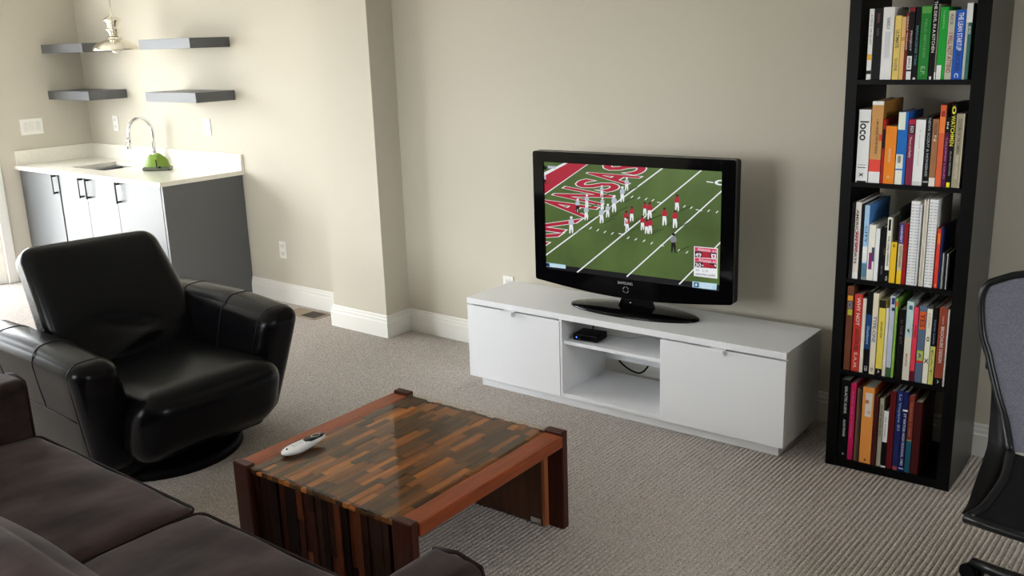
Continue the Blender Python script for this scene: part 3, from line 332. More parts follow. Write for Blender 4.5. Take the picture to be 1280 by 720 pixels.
# carpet: rows of loops (bump), rows run along Y
def carpet_bump(m, p=.018, q=.0095):
    n = m.node_tree.nodes; l = m.node_tree.links; bs = n['Principled BSDF']
    tc = n.new('ShaderNodeTexCoord'); sx = n.new('ShaderNodeSeparateXYZ')
    wob = n.new('ShaderNodeTexNoise'); wob.inputs['Scale'].default_value = 60
    l.new(tc.outputs['Object'], wob.inputs['Vector'])
    add = n.new('ShaderNodeVectorMath'); add.operation = 'MULTIPLY_ADD'; add.inputs[1].default_value = (.006, .006, 0)
    l.new(wob.outputs['Color'], add.inputs[0]); l.new(tc.outputs['Object'], add.inputs[2]); l.new(add.outputs[0], sx.inputs[0])
    def mth(op, a, b=None, c=None):
        k = n.new('ShaderNodeMath'); k.operation = op
        for i, v in enumerate((a, b, c)):
            if v is None: continue
            if isinstance(v, (int, float)): k.inputs[i].default_value = v
            else: l.new(v, k.inputs[i])
        return k.outputs[0]
    row = mth('FLOOR', mth('DIVIDE', sx.outputs['X'], p))
    v = mth('MULTIPLY_ADD', mth('PINGPONG', row, 1), .5, mth('DIVIDE', sx.outputs['Y'], q))
    fv = mth('MULTIPLY_ADD', mth('FRACT', v), 2, -1)
    h = mth('SQRT', mth('MAXIMUM', mth('SUBTRACT', 1, mth('MULTIPLY', fv, fv)), 0.0))
    b = n.new('ShaderNodeBump'); b.inputs['Strength'].default_value = .8; b.inputs['Distance'].default_value = .003
    l.new(h, b.inputs['Height']); l.new(b.outputs[0], bs.inputs['Normal'])
carpet_bump(CARPET)

# ------------------------------------------------------------------ setting
XL, XR, YF, ZC = -4.95, 3.6, WALL_F, 2.6
T = .12
def slab(name, m, *boxes):
    b = MB()
    for bx in boxes: b.box(*bx)
    return struct(b.build(name, m))
# the carpet is a ribbed surface: rows run along Y
PITCH, DEPTH = .018, .0075
xs = []
x = math.floor((XL - T) / PITCH) * PITCH
while x < XR + T:
    for k in range(8): xs.append((x + PITCH * k / 8, -DEPTH * (1 - math.sqrt(max(0, 1 - (2 * k / 8 - 1) ** 2)))))
    x += PITCH
xs = np.array(xs); ys = np.arange(YF - T, T + .06, .06)
nx, ny = len(xs), len(ys)
wob = np.random.RandomState(3).normal(0, .0007, (ny, nx // 8))
V_ = np.zeros((ny, nx, 3), np.float32)
V_[:, :, 0] = xs[None, :, 0] + np.repeat(wob, 8, 1); V_[:, :, 1] = ys[:, None]; V_[:, :, 2] = xs[None, :, 1]
q_ = (np.arange(ny - 1)[:, None] * nx + np.arange(nx - 1)[None, :]).reshape(-1)
F_ = np.stack([q_, q_ + 1, q_ + nx + 1, q_ + nx], 1).astype(np.int32)
me = bpy.data.meshes.new('floor'); me.vertices.add(nx * ny); me.vertices.foreach_set('co', V_.reshape(-1))
me.loops.add(F_.size); me.loops.foreach_set('vertex_index', F_.reshape(-1)); me.polygons.add(len(F_))
me.polygons.foreach_set('loop_start', np.arange(0, F_.size, 4, dtype=np.int32)); me.polygons.foreach_set('loop_total', np.full(len(F_), 4, np.int32))
me.update(calc_edges=True); me.validate(); me.polygons.foreach_set('use_smooth', np.ones(len(F_), bool)); me.materials.append(CARPET)
floor_o = bpy.data.objects.new('floor', me); COL.objects.link(floor_o); struct(floor_o)
slab('ceiling', CEIL, (XL - T, XR + T, YF - T, T, ZC, ZC + .1))
slab('wall_back', WALL, (XL - T, XR + T, 0, T, 0, ZC))
slab('wall_right', WALL, (XR, XR + T, RW_Y1, 0, 0, ZC), (XR, XR + T, YF, RW_Y0, 0, ZC), (XR, XR + T, RW_Y0, RW_Y1, 0, RW_Z0), (XR, XR + T, RW_Y0, RW_Y1, RW_Z1, ZC))
slab('wall_left', WALL, (XL - T, XL, DOOR_Y1, 0, 0, ZC), (XL - T, XL, YF, DOOR_Y0, 0, ZC), (XL - T, XL, DOOR_Y0, DOOR_Y1, DOOR_Z, ZC))
slab('wall_front', WALL, (XL - T, WIN_X0, YF - T, YF, 0, ZC), (WIN_X1, XR + T, YF - T, YF, 0, ZC), (WIN_X0, WIN_X1, YF - T, YF, 0, WIN_Z0), (WIN_X0, WIN_X1, YF - T, YF, WIN_Z1, ZC))
PX0, PX1, PY = -2.003, -1.553, -.19
slab('wall_pilaster', WALL, (PX0, PX1, PY, 0, 0, ZC))
# outside ground
slab('patio_ground', mat('pale_patio', srgb(214, 212, 206), .8), (XL - T - 8, XL - T, YF - 4, 4, -.14, -.1))

BASE = [(0, 0), (.018, 0), (.018, .088), (.014, .094), (.014, .108), (.009, .114), (.009, .126), (.006, .131), (0, .131)]
def baseboard(name, path, closed=False):
    """profile swept along a floor path, offset to the left of travel"""
    b = MB(); P = [Vector((x, y)) for x, y in path]; rows = []
    for i, p in enumerate(P):
        d0 = (p - P[i - 1]).normalized() if i else (P[1] - P[0]).normalized()
        d1 = (P[i + 1] - p).normalized() if i < len(P) - 1 else d0
        n0 = Vector((d0.y, -d0.x)); n1 = Vector((d1.y, -d1.x))
        m = (n0 + n1); m = m / max(m.dot(n0), .1)
        rows.append([(p.x + m.x * o, p.y + m.y * o, z) for o, z in BASE])
    V = b.grid(rows, smooth=False); b.cap(V[0]); b.cap(V[-1][::-1])
    return struct(b.build(name, TRIM))
baseboard('baseboard_back', [(-3.05, 0), (PX0, 0), (PX0, PY), (PX1, PY), (PX1, 0), (XR, 0)])
baseboard('baseboard_right', [(XR, 0), (XR, YF)])
baseboard('baseboard_front', [(XR, YF), (XL, YF)])

# sliding glass door in the left wall
b = MB(); x0, x1 = XL - .09, XL - .02
for y0, y1, z0, z1 in [(DOOR_Y0, DOOR_Y1, 0, .05), (DOOR_Y0, DOOR_Y1, DOOR_Z - .06, DOOR_Z), (DOOR_Y0, DOOR_Y0 + .06, .05, DOOR_Z - .06), (DOOR_Y1 - .06, DOOR_Y1, .05, DOOR_Z - .06), ((DOOR_Y0 + DOOR_Y1) / 2 - .05, (DOOR_Y0 + DOOR_Y1) / 2 + .05, .05, DOOR_Z - .06)]:
    b.box(x0, x1, y0, y1, z0, z1)
door = struct(b.build('door_1', TRIM))
b = MB(); b.box(XL - .06, XL - .05, DOOR_Y0 + .05, DOOR_Y1 - .05, .04, DOOR_Z - .05); b.build('door_pane', GLASS, door)
b = MB()
for y0, y1, z0, z1 in [(DOOR_Y1, DOOR_Y1 + .07, 0, DOOR_Z + .07), (DOOR_Y0 - .07, DOOR_Y0, 0, DOOR_Z + .07), (DOOR_Y0, DOOR_Y1, DOOR_Z, DOOR_Z + .07)]:
    b.box(XL, XL + .016, y0, y1, z0, z1, .003)
struct(b.build('trim_1', TRIM))
# window behind the camera
b = MB(); y0, y1 = YF - .09, YF - .03
xm = [WIN_X0, (2 * WIN_X0 + WIN_X1) / 3, (WIN_X0 + 2 * WIN_X1) / 3, WIN_X1]
b.box(WIN_X0, WIN_X1, y0, y1, WIN_Z0, WIN_Z0 + .06); b.box(WIN_X0, WIN_X1, y0, y1, WIN_Z1 - .06, WIN_Z1)
for x in xm: b.box(max(WIN_X0, x - .04), min(WIN_X1, x + .04), y0, y1, WIN_Z0 + .06, WIN_Z1 - .06)
win = struct(b.build('window_1', TRIM))
b = MB(); b.box(WIN_X0 + .02, WIN_X1 - .02, YF - .065, YF - .055, WIN_Z0 + .04, WIN_Z1 - .04); b.build('window_pane', GLASS, win)
b = MB(); b.box(WIN_X0 - .08, WIN_X1 + .08, YF - .02, YF + .06, WIN_Z0 - .03, WIN_Z0, .004)
for q in [(WIN_X0 - .07, WIN_X0, WIN_Z0, WIN_Z1 + .07), (WIN_X1, WIN_X1 + .07, WIN_Z0, WIN_Z1 + .07), (WIN_X0, WIN_X1, WIN_Z1, WIN_Z1 + .07)]:
    b.box(q[0], q[1], YF, YF + .016, q[2], q[3], .003)
struct(b.build('trim_2', TRIM))

# window in the right wall
b = MB(); x0, x1 = XR + .03, XR + .09; ym = (RW_Y0 + RW_Y1) / 2
for q in [(RW_Y0, RW_Y1, RW_Z0, RW_Z0 + .06), (RW_Y0, RW_Y1, RW_Z1 - .06, RW_Z1), (RW_Y0, RW_Y0 + .05, RW_Z0, RW_Z1), (RW_Y1 - .05, RW_Y1, RW_Z0, RW_Z1), (ym - .03, ym + .03, RW_Z0, RW_Z1)]: b.box(x0, x1, *q)
win = struct(b.build('window_2', TRIM))
b = MB(); b.box(XR + .055, XR + .065, RW_Y0 + .02, RW_Y1 - .02, RW_Z0 + .04, RW_Z1 - .04); b.build('window_pane', GLASS, win)
b = MB(); b.box(XR - .06, XR + .02, RW_Y0 - .08, RW_Y1 + .08, RW_Z0 - .03, RW_Z0, .004)
for q in [(RW_Y0 - .07, RW_Y0, RW_Z0, RW_Z1 + .07), (RW_Y1, RW_Y1 + .07, RW_Z0, RW_Z1 + .07), (RW_Y0, RW_Y1, RW_Z1, RW_Z1 + .07)]: b.box(XR - .016, XR, *q, .003)
struct(b.build('trim_3', TRIM))

# floor register
v = thing('floor_vent', 'beige and brown metal floor register in the carpet beside the pilaster', 'vent', (-2.35, -.125, 0), 0)
b = MB(); b.box(-.15, .15, -.07, .07, 0, .004, .001); b.build('vent_plate', VENT, v)
b = MB()
for i in range(7): b.box(.0 + i * .018, .008 + i * .018, -.05, .05, .004, .0055)
b.build('vent_slats', VENTDARK, v)
b = MB(); b.box(-.002, .125, -.052, .052, .0038, .0046); b.build('vent_opening', DARKHOLE, v)

# wall plates
def outlet(name, label, loc, rotz, w=.07, h=.115, kind='outlet', group=None):
    t = thing(name, label, kind, loc, rotz, group)
    b = MB(); b.box(-w / 2, w / 2, -.006, 0, -h / 2, h / 2, .0025); b.build('cover_plate', PLATE, t)
    return t
def sockets(t):
    for dz in (-.026, .026):
        b = MB(); b.box(-.017, .017, -.0085, -.005, dz - .014, dz + .014, .002)
        r = b.build('socket', PLATE2, t)
        for dx in (-.006, .006):
            b = MB(); b.box(dx - .001, dx + .001, -.0088, -.0084, dz - .004, dz + .005); b.build('slot', DARKHOLE, r)
sockets(outlet('wall_outlet', 'white wall outlet above the counter between sink corner and faucet', (-4.565, 0, 1.125), 0))
sockets(outlet('wall_outlet', 'white wall outlet above the right end of the counter under the lower right shelf', (-3.385, 0, 1.13), 0))
sockets(outlet('wall_outlet', 'white wall outlet low on the wall between cabinet end and pilaster', (-2.693, 0, .355), 0))
sockets(outlet('wall_outlet', 'white wall outlet just above the left rear corner of the television stand', (-.795, 0, .365), 0))
t = outlet('light_switch', 'white three gang switch plate on the left wall above the backsplash', (XL, -.455, 1.13), PI / 2, .17, .118, 'light switch')
for dx in (-.046, 0, .046):
    b = MB(); b.box(dx - .016, dx + .016, -.010, -.005, -.033, .033, .002); b.build('rocker' if dx else 'socket', PLATE2, t)

# ------------------------------------------------------------------ kitchenette
CZ = .829
def cabinet(label, x0, x1, seams, handles, end_panel=False):
    t = thing('base_cabinet', label, 'cabinet', ((x0 + x1) / 2, -.3, 0), 0, 'grey kitchenette base cabinets')
    ox = (x0 + x1) / 2
    X0, X1 = x0 - ox, x1 - ox - (.022 if end_panel else 0)
    b = MB(); b.box(X0, X0 + .016, -.28, .296, .1, CZ); b.box(X1 - .016, X1, -.28, .296, .1, CZ); b.box(X0 + .016, X1 - .016, -.28, .296, .1, .116); b.box(X0 + .016, X1 - .016, .284, .296, .116, CZ); b.box(X0 + .016, X1 - .016, -.28, -.26, CZ - .03, CZ); b.build('carcass', GREY, t)
    b = MB(); b.box(x0 - ox, x1 - ox - (.022 if end_panel else 0), -.22, .296, 0, .1); b.build('toe_kick', DARKHOLE, t)
    if end_panel:
        b = MB(); b.box(x1 - ox - .022, x1 - ox, -.298, .296, 0, CZ, .001); b.build('end_panel', GREY, t)
    edges = [x0 - ox] + [q - ox for q in seams] + [x1 - ox - (.022 if end_panel else 0)]
    for i in range(len(edges) - 1):
        b = MB(); b.box(edges[i] + .0015, edges[i + 1] - .0015, -.30, -.281, .105, CZ - .004, .0015)
        d = b.build('door', GREY, t)
        hx = handles[i] - ox
        b = MB(); b.box(hx - .005, hx + .005, -.333, -.325, .685, .825, .002)
        for z in (.69, .808): b.box(hx - .006, hx + .006, -.327, -.2995, z, z + .012)
        b.build('handle', BLACKMETAL, d)
    return t
cabinet('grey base cabinet with one door against the left wall', -4.935, -4.368, [], [-4.40])
cabinet('grey two door base cabinet in the middle under the sink', -4.352, -3.60, [-3.99], [-4.035, -3.945])
cabinet('grey base cabinet with one door and full side panel at the right end', -3.60, -3.05, [], [-3.56], True)
t = thing('worktop', 'pale stone worktop with low backsplash over the grey cabinets', 'countertop', (-3.99, -.31, .83))
b = MB(); W0, W1 = -4.95 + 3.99, -3.03 + 3.99
sx0, sx1, sy0, sy1 = -4.43 + 3.99, -3.98 + 3.99, -.46 + .31, -.12 + .31
for q in [(W0, sx0, -.315, .31), (sx1, W1, -.315, .31), (sx0, sx1, -.315, sy0), (sx0, sx1, sy1, .31)]: b.box(q[0], q[1], q[2], q[3], 0, .028)
b.build('slab', QUARTZ, t)
b = MB(); b.box(W0, W1, .29, .31, .028, .135, .001); b.box(W0, W0 + .02, -.305, .29, .028, .135, .001); b.build('backsplash', QUARTZ, t)
t = thing('sink', 'stainless steel undermount sink set into the pale worktop', 'sink', (-4.205, -.29, .83))
b = MB(); hx, hy = .225, .17
rows = []
for inset, z in [(-.012, 0), (0, 0), (.004, -.02), (.01, -.14), (.05, -.17), (.19, -.172)]:
    pts = []
    for k in range(40):
        a = 2 * PI * k / 40; n_ = 5
        c, s_ = math.cos(a), math.sin(a)
        pts.append((max(hx - inset, .02) * math.copysign(abs(c) ** (2 / n_), c), max(hy - inset * .8, .015) * math.copysign(abs(s_) ** (2 / n_), s_), z))
    rows.append(pts)
V = b.grid(rows, close_v=True); b.cap(V[-1]); b.build('basin', STEEL, t)
b = MB(); b.lathe([(.03, -.1715), (.03, -.169), (.022, -.1685), (.0, -.170)], 20); b.build('drain', CHROME, t)

f = thing('faucet', 'chrome gooseneck kitchen faucet behind the sink', 'faucet', (-3.94, -.085, .858))
b = MB(); b.lathe([(.028, 0), (.028, .012), (.022, .016), (.022, .075), (.018, .085)], 24); b.build('faucet_base', CHROME, f)
b = MB(); pts = [(0, 0, .07), (0, 0, .2)] + [(0, -.09 + .09 * math.cos(a), .235 + .1 * math.sin(a)) for a in [PI * i / 12 for i in range(13)]] + [(0, -.183, .2)]
b.tube(pts, .0125, 12); b.build('spout', CHROME, f)
b = MB(); b.tube([(0, -.183, .205), (0, -.188, .13)], [.016, .0165], 14); b.tube([(0, -.2, .175), (0, -.215, .172)], .006, 8); b.build('spray_head', CHROME, f)
b = MB(); b.tube([(.015, 0, .05), (.05, 0, .05)], .021, 16); b.tube([(.04, 0, .055), (.05, -.06, .06)], .006, 8); b.build('lever_handle', CHROME, f)

p = thing('pouch', 'lime green dome shaped pouch with a dark base on the worktop by the faucet', 'pouch', (-3.62, -.27, .858), math.radians(39))
b = MB()
rows = []
for i in range(13):
    s_ = -1 + 2 * i / 12; hgt = .098 * (1 - abs(s_) ** 2.6) ** .6 + .003; wd = .045 * (1 - .5 * s_ * s_)
    hgt *= 1 + .05 * math.sin(9 * s_)
    rows.append([(s_ * .088, wd * math.cos(PI * k / 12) * (1 - .25 * math.sin(PI * k / 12)), .012 + (hgt - .0) * math.sin(PI * k / 12) ** .8) for k in range(13)])
V = b.grid(rows); b.build('pouch_body', GREEN, p)
b = MB(); b.soft(.092, .05, .013, .012, n=8); b.xf(Matrix.Translation((0, 0, .0135))); b.build('pouch_base', GREYBASE, p)
b = MB(); b.tube([(.01, -.047, .02), (.012, -.05, .05), (.008, -.044, .075)], .003, 6); b.tube([(.03, -.052, .02), (.032, -.053, .03)], .008, 8); b.build('zip_pull', MATTBLACK, p)

def wall_shelf(label, x0, x1, z0):
    t = thing('floating_shelf', label, 'shelf', ((x0 + x1) / 2, 0, z0), 0, 'grey floating shelves above the kitchenette'); w = (x1 - x0) / 2
    b = MB(); b.box(-w, w, -.295, -.001, 0, .063, .0012); b.build('shelf_board', GREYSHELF, t)
wall_shelf('upper left grey floating shelf in the corner, partly behind the pendant lamp', -4.949, -4.352, 1.651)
wall_shelf('upper right grey floating shelf beside the pendant lamp', -3.618, -3.041, 1.654)
wall_shelf('lower left grey floating shelf in the corner above the worktop', -4.949, -4.355, 1.316)
wall_shelf('lower right grey floating shelf above the faucet end of worktop', -3.616, -3.041, 1.318)

# pendant lamp
p = thing('pendant_lamp', 'silver tiered pendant lamp with bare bulb hanging between the floating shelves', 'pendant lamp', (-3.9, -.3, ZC))
Z = lambda z: z - ZC
b = MB(); b.lathe([(.149, Z(1.656)), (.150, Z(1.661)), (.142, Z(1.680)), (.122, Z(1.700)), (.09, Z(1.716)), (.06, Z(1.726)), (.05, Z(1.730)), (.051, Z(1.742)), (.03, Z(1.746)), (.0285, Z(1.745)), (.048, Z(1.727)), (.058, Z(1.722)), (.088, Z(1.712)), (.12, Z(1.696)), (.139, Z(1.678)), (.145, Z(1.657))], 48); b.build('lamp_shade', SILVER, p)
b = MB(); b.lathe([(.026, Z(1.744)), (.028, Z(1.752)), (.038, Z(1.775)), (.048, Z(1.790)), (.049, Z(1.796)), (.034, Z(1.800)), (.036, Z(1.815)), (.043, Z(1.833)), (.057, Z(1.848)), (.058, Z(1.855)), (.046, Z(1.866)), (.024, Z(1.878)), (.010, Z(1.888)), (.006, Z(1.91)), (.003, Z(1.94))], 32); b.build('lamp_stem', SILVER, p)
for a, zz, R in [(-.6, 1.793, .019), (-.6, 1.848, .012), (2.5, 1.848, .010)]:
    b = MB()
    c_ = Vector((math.cos(a) * (.048 + R * .9), math.sin(a) * (.048 + R * .9), Z(zz)))
    pts = [c_ + Vector((math.cos(a) * R * math.cos(q), math.sin(a) * R * math.cos(q), R * math.sin(q))) for q in [2 * PI * i / 16 for i in range(17)]]
    b.tube(pts, .0025, 6, False); b.build('ring_handle', SILVER, p)
b = MB(); b.tube([(0, 0, Z(1.93)), (0, 0, -.02)], .0022, 6); b.build('cord', mat('pale_cord', srgb(150, 140, 120), .6), p)
b = MB(); b.lathe([(.0, -.03), (.02, -.028), (.055, -.006), (.06, -.0005)], 24); b.build('canopy', SILVER, p)
b = MB(); b.lathe([(.004, Z(1.636)), (.018, Z(1.640)), (.027, Z(1.652)), (.030, Z(1.667)), (.026, Z(1.685)), (.015, Z(1.705)), (.013, Z(1.74))], 24); b.build('bulb', BULB, p)

# ------------------------------------------------------------------ television stand
s = thing('tv_stand', 'low white television stand with two doors and an open middle bay', 'tv stand', (-.639, -.517, 0), .0187)
b = MB(); b.box(0, 1.602, 0, .373, .419, .447, .001); b.build('top', WHITE, s)
b = MB()
for x0, x1 in [(.002, .02), (.534, .552), (1.052, 1.07), (1.582, 1.6)]: b.box(x0, x1, .021, .372, .05, .419)
b.box(.02, .534, .021, .372, .05, .068); b.box(.552, 1.052, .004, .372, .05, .068); b.box(1.07, 1.582, .021, .372, .05, .068)
b.box(.552, .5525, .004, .021, .068, .419); b.box(.02, .534, .36, .372, .068, .419); b.box(1.07, 1.582, .36, .372, .068, .419)
b.box(.542, .552, .002, .021, .05, .419)
b.build('carcass', WHITE_IN, s)
b = MB(); b.box(.5525, 1.0515, .02, .355, .3, .316, .0008); b.build('shelf', WHITE_IN, s)
b = MB(); b.box(.5525, 1.0515, .356, .371, .14, .3); b.build('back_rail', WHITE_IN, s)
b = MB(); b.box(.05, 1.57, .035, .36, 0, .05); b.build('plinth', WHITE_IN, s)
for x0, x1, tx in [(.001, .540, .259), (1.054, 1.601, 1.318)]:
    b = MB(); b.box(x0, x1, 0, .018, .05, .4115, .001); d = b.build('door', WHITE, s)
    b = MB(); b.box(tx - .031, tx + .031, -.024, .01, .4122, .4172, .0008); b.box(tx - .031, tx + .031, -.027, -.0225, .399, .4172, .0012); b.build('pull_tab', WHITE_IN, d)

s = thing('media_player', 'small black media box with a blue light on the stand shelf', 'media box', (.0, -.405, .3165), math.radians(6))
b = MB(); b.soft(.063, .05, .0155, .006, n=4); b.xf(Matrix.Translation((0, 0, .0175))); b.build('box_shell', MATTBLACK, s)
b = MB(); b.box(-.05, .05, -.051, -.0495, .008, .027, .0005); b.build('front_panel', GLOSSBLACK, s)
b = MB(); b.lathe([(.0001, 0), (.0035, 0), (.0035, .0012), (.0001, .0014)], 12); b.xf(Matrix.Translation((-.042, -.0508, .017)) @ Matrix.Rotation(PI / 2, 4, 'X')); b.build('indicator_light', LED, s)
b = MB(); b.lathe([(.0001, 0), (.0015, 0), (.0015, .001), (.0001, .001)], 8); b.xf(Matrix.Translation((-.027, -.0508, .012)) @ Matrix.Rotation(PI / 2, 4, 'X')); b.build('button', PLATE, s)
for x0 in (-.05, .05):
    b = MB(); b.box(x0 - .006, x0 + .006, -.04, .04, 0, .002); b.build('foot', MATTBLACK, s)
def spline(pts, n=10):
    pts = [Vector(p) for p in pts]; P = [pts[0]] + pts + [pts[-1]]; out = []
    for i in range(1, len(P) - 2):
        for k in range(n):
            t = k / n; a, b_, c, d = P[i - 1], P[i], P[i + 1], P[i + 2]
            out.append(.5 * ((2 * b_) + (c - a) * t + (2 * a - 5 * b_ + 4 * c - d) * t * t + (3 * b_ - a - 3 * c + d) * t ** 3))
    return out + [pts[-1]]
def cable(label, pts, r, m):
    b = MB(); o = Vector(pts[0]); b.tube([p - o for p in spline(pts)], r, 8)
    t = b.build('cable', m); t.location = o; return tag(t, label, 'cable')
cable('thick black cable looping in the gap below the stand back rail', [(-.045, -.118, .19), (-.03, -.118, .13), (.02, -.118, .095), (.075, -.118, .082), (.11, -.118, .097), (.14, -.118, .14), (.15, -.118, .19)], .0042, MATTBLACK)
cable('black cable running up behind the media box toward the television', [(-.02, -.348, .335), (-.04, -.32, .35), (-.045, -.29, .38), (-.02, -.25, .395), (.03, -.23, .38), (.08, -.2, .345), (.1, -.16, .325)], .003, MATTBLACK)
cable('thin grey wire curling on the stand shelf right of the media box', [(.04, -.36, .332), (.09, -.33, .324), (.15, -.31, .3205), (.19, -.26, .3195), (.23, -.24, .3195), (.31, -.27, .3195), (.36, -.25, .3195)], .0015, mat('pale_grey_wire', srgb(150, 150, 148), .5))

# ------------------------------------------------------------------ television
tv = thing('television', 'black flat screen television showing a football game on white stand', 'television', (.13, -.31, .4475), .0586)
tx0, tx1, tz0, tz1, tzb = -.479, .507, .093, .699, .057
sx0, sx1, sz0, sz1 = -.4235, .4465, .148, .650
def rrect(x0, x1, z0, z1, r, sag=0, n=6):
    pts = []
    for cx, cz, a0 in [(x1 - r, z1 - r, 0), (x0 + r, z1 - r, PI / 2), (x0 + r, z0 + r, PI), (x1 - r, z0 + r, 1.5 * PI)]:
        for i in range(n + 1):
            a = a0 + PI / 2 * i / n; pts.append((cx + r * math.cos(a), cz + r * math.sin(a)))
        if a0 == PI:
            for i in range(1, 24):
                t = i / 24; pts.append((x0 + r + (x1 - x0 - 2 * r) * t, z0 - sag * math.sin(PI * t)))
    return pts
def ring(b, outer, inner, yf, yb):
    q = bmesh.new()
    vo = [q.verts.new((x, yf, z)) for x, z in outer]; vi = [q.verts.new((x, yf, z)) for x, z in inner]
    es = [q.edges.new((vo[i], vo[(i + 1) % len(vo)])) for i in range(len(vo))] + [q.edges.new((vi[i], vi[(i + 1) % len(vi)])) for i in range(len(vi))]
    bmesh.ops.triangle_fill(q, edges=es, use_beauty=True)
    r = bmesh.ops.extrude_face_region(q, geom=q.faces[:])
    for v in [g for g in r['geom'] if isinstance(g, bmesh.types.BMVert)]: v.co.y = yb
    bmesh.ops.recalc_face_normals(q, faces=q.faces[:]); b.merge(q)
outer = rrect(tx0, tx1, tz0, tz1, .012, tz0 - tzb)
b = MB(); ring(b, outer, [(sx0, sz0), (sx1, sz0), (sx1, sz1), (sx0, sz1)], -.006, .014); b.build('bezel', GLOSSBLACK, tv)
b = MB()
for sc, y0, y1 in [(1, .012, .05), (.9, .05, .085)]:
    cx, cz = (tx0 + tx1) / 2, .39
    b.prism([(cx + (x - cx) * sc, cz + (z - cz) * sc) for x, z in outer], 'y', y0, y1, .004)
b.build('back_shell', MATTBLACK, tv)
# picture
def em(name, c, s_=1.0, noise=None): return mat('screen_' + name, srgb(*c), .25, spec=.3, emit=s_, noise=noise)
SC = {'green': em('grass_green', (80, 102, 50), noise=(4, .3)), 'white': em('white', (236, 238, 240)), 'crimson': em('crimson', (176, 34, 56)), 'pink': em('rose', (214, 60, 96)), 'maroon': em('maroon', (84, 14, 34)),
      'jersey': em('pale_jersey', (186, 192, 206)), 'shadow': em('turf_shade', (58, 78, 34)), 'dark': em('black', (18, 18, 22)), 'grey': em('grey', (130, 134, 140)), 'slate': em('slate', (70, 80, 90)), 'sky': em('pale_blue', (176, 214, 232)), 'navy': em('navy', (20, 34, 84))}
SCREEN_LEVEL = .9
for m_ in SC.values():
    p_ = m_.node_tree.nodes['Principled BSDF']; p_.inputs['Emission Strength'].default_value = SCREEN_LEVEL; p_.inputs['Specular IOR Level'].default_value = .2
    if not p_.inputs['Base Color'].is_linked: p_.inputs['Base Color'].default_value = (.01, .01, .01, 1)
    else: m_.node_tree.links.remove(p_.inputs['Base Color'].links[0]); p_.inputs['Base Color'].default_value = (.01, .01, .01, 1)
b = MB(); b.use(SC['dark']); b.poly([(sx0, .004, sz0), (sx1, .004, sz0), (sx1, .004, sz1), (sx0, .004, sz1)])
gb = .171
b.use(SC['green']); b.poly([(sx0, .0038, gb), (sx1, .0038, gb), (sx1, .0038, sz1), (sx0, .0038, sz1)])
pic = MB()
def picp(k, x, z): return (x, .0038 - .00012 * k, z)
for k, m_, pts in SCREEN_POLYS:
    pic.use(SC[m_]); pic.poly([picp(k, x, z) for x, z in pts])
def quadmap(Q, k):
    (a, b_, c, d) = Q
    def fn(u, v):
        x = (1 - v) * ((1 - u) * a[0] + u * b_[0]) + v * ((1 - u) * d[0] + u * c[0])
        z = (1 - v) * ((1 - u) * a[1] + u * b_[1]) + v * ((1 - u) * d[1] + u * c[1])
        return picp(k, x, z)
    return fn
for tt in SCREEN_TEXT:
    if len(tt) == 2:
        pic.use(SC['white']); add_text(pic, tt[0], quadmap(tt[1], 2.0), .043)
        pic.use(SC['crimson']); add_text(pic, tt[0], quadmap(tt[1], 2.5), .022)
    else:
        pic.use(SC[tt[2]]); add_text(pic, tt[0], quadmap(tt[1], 12), .012 if tt[0] in ('49', '30') else .0)
for co, no in [((sx0, 0, 0), (-1, 0, 0)), ((sx1, 0, 0), (1, 0, 0)), ((0, 0, sz1), (0, 0, 1)), ((0, 0, sz0), (0, 0, -1))]:
    bmesh.ops.bisect_plane(pic.bm, geom=pic.bm.verts[:] + pic.bm.edges[:] + pic.bm.faces[:], plane_co=co, plane_no=no, clear_outer=True)
for f_ in pic.bm.faces:
    f_.normal_update()
    if f_.normal.y > 0: f_.normal_flip()
for m_ in pic.mats:
    if m_ not in b.mats: b.mats.append(m_)
idx = [b.mats.index(m_) for m_ in pic.mats]
vm = {v: b.bm.verts.new(v.co) for v in pic.bm.verts}
for f_ in pic.bm.faces:
    try: nf = b.bm.faces.new([vm[v] for v in f_.verts]); nf.material_index = idx[f_.material_index]
    except ValueError: pass
b.build('screen', None, tv, recalc=False)
b = MB(); add_text(b, 'SAMSUNG', lambda u, v: (-.036 + u * .074, -.0066, .122 + v * .0125)); b.build('brand_lettering', mat('silver_print', srgb(170, 170, 175), .4), tv)
b = MB()
for a0 in (0, 1, 2, 3):
    b.tube([(.004 + .0135 * math.cos(a), -.0068, .098 + .0135 * math.sin(a)) for a in [a0 * PI / 2 + .2 + (PI / 2 - .4) * i / 8 for i in range(9)]], .0011, 6)
b.build('power_ring', mat('silver_ring', srgb(190, 190, 195), .25, .6), tv)
b = MB(); cx = .037
b.xf(Matrix.Identity(4)); prof = [(.001, 0), (1.0, 0), (1.0, .004), (.985, .009), (.93, .013), (.5, .018), (.001, .019)]
b.grid([[(cx + .318 * r_ * math.cos(2 * PI * k / 64), .0 + .112 * r_ * math.sin(2 * PI * k / 64), z) for k in range(64)] for r_, z in prof], close_v=True); b.build('base', GLOSSBLACK, tv)
b = MB(); b.prism([(cx - .09, .017), (cx + .09, .017), (cx + .07, .06), (cx + .065, .14), (cx - .065, .14), (cx - .07, .06)], 'y', .016, .05, .006); b.build('neck', GLOSSBLACK, tv)
b = MB()
for sx in (-.022, .022): b.lathe([(.0001, 0), (.004, 0), (.004, .002), (.0001, .003)], 12, (0, 0)); break
b.xf(Matrix.Translation((cx - .02, .0155, .035)) @ Matrix.Rotation(PI / 2, 4, 'X')); b.build('screw', CHROME, tv)

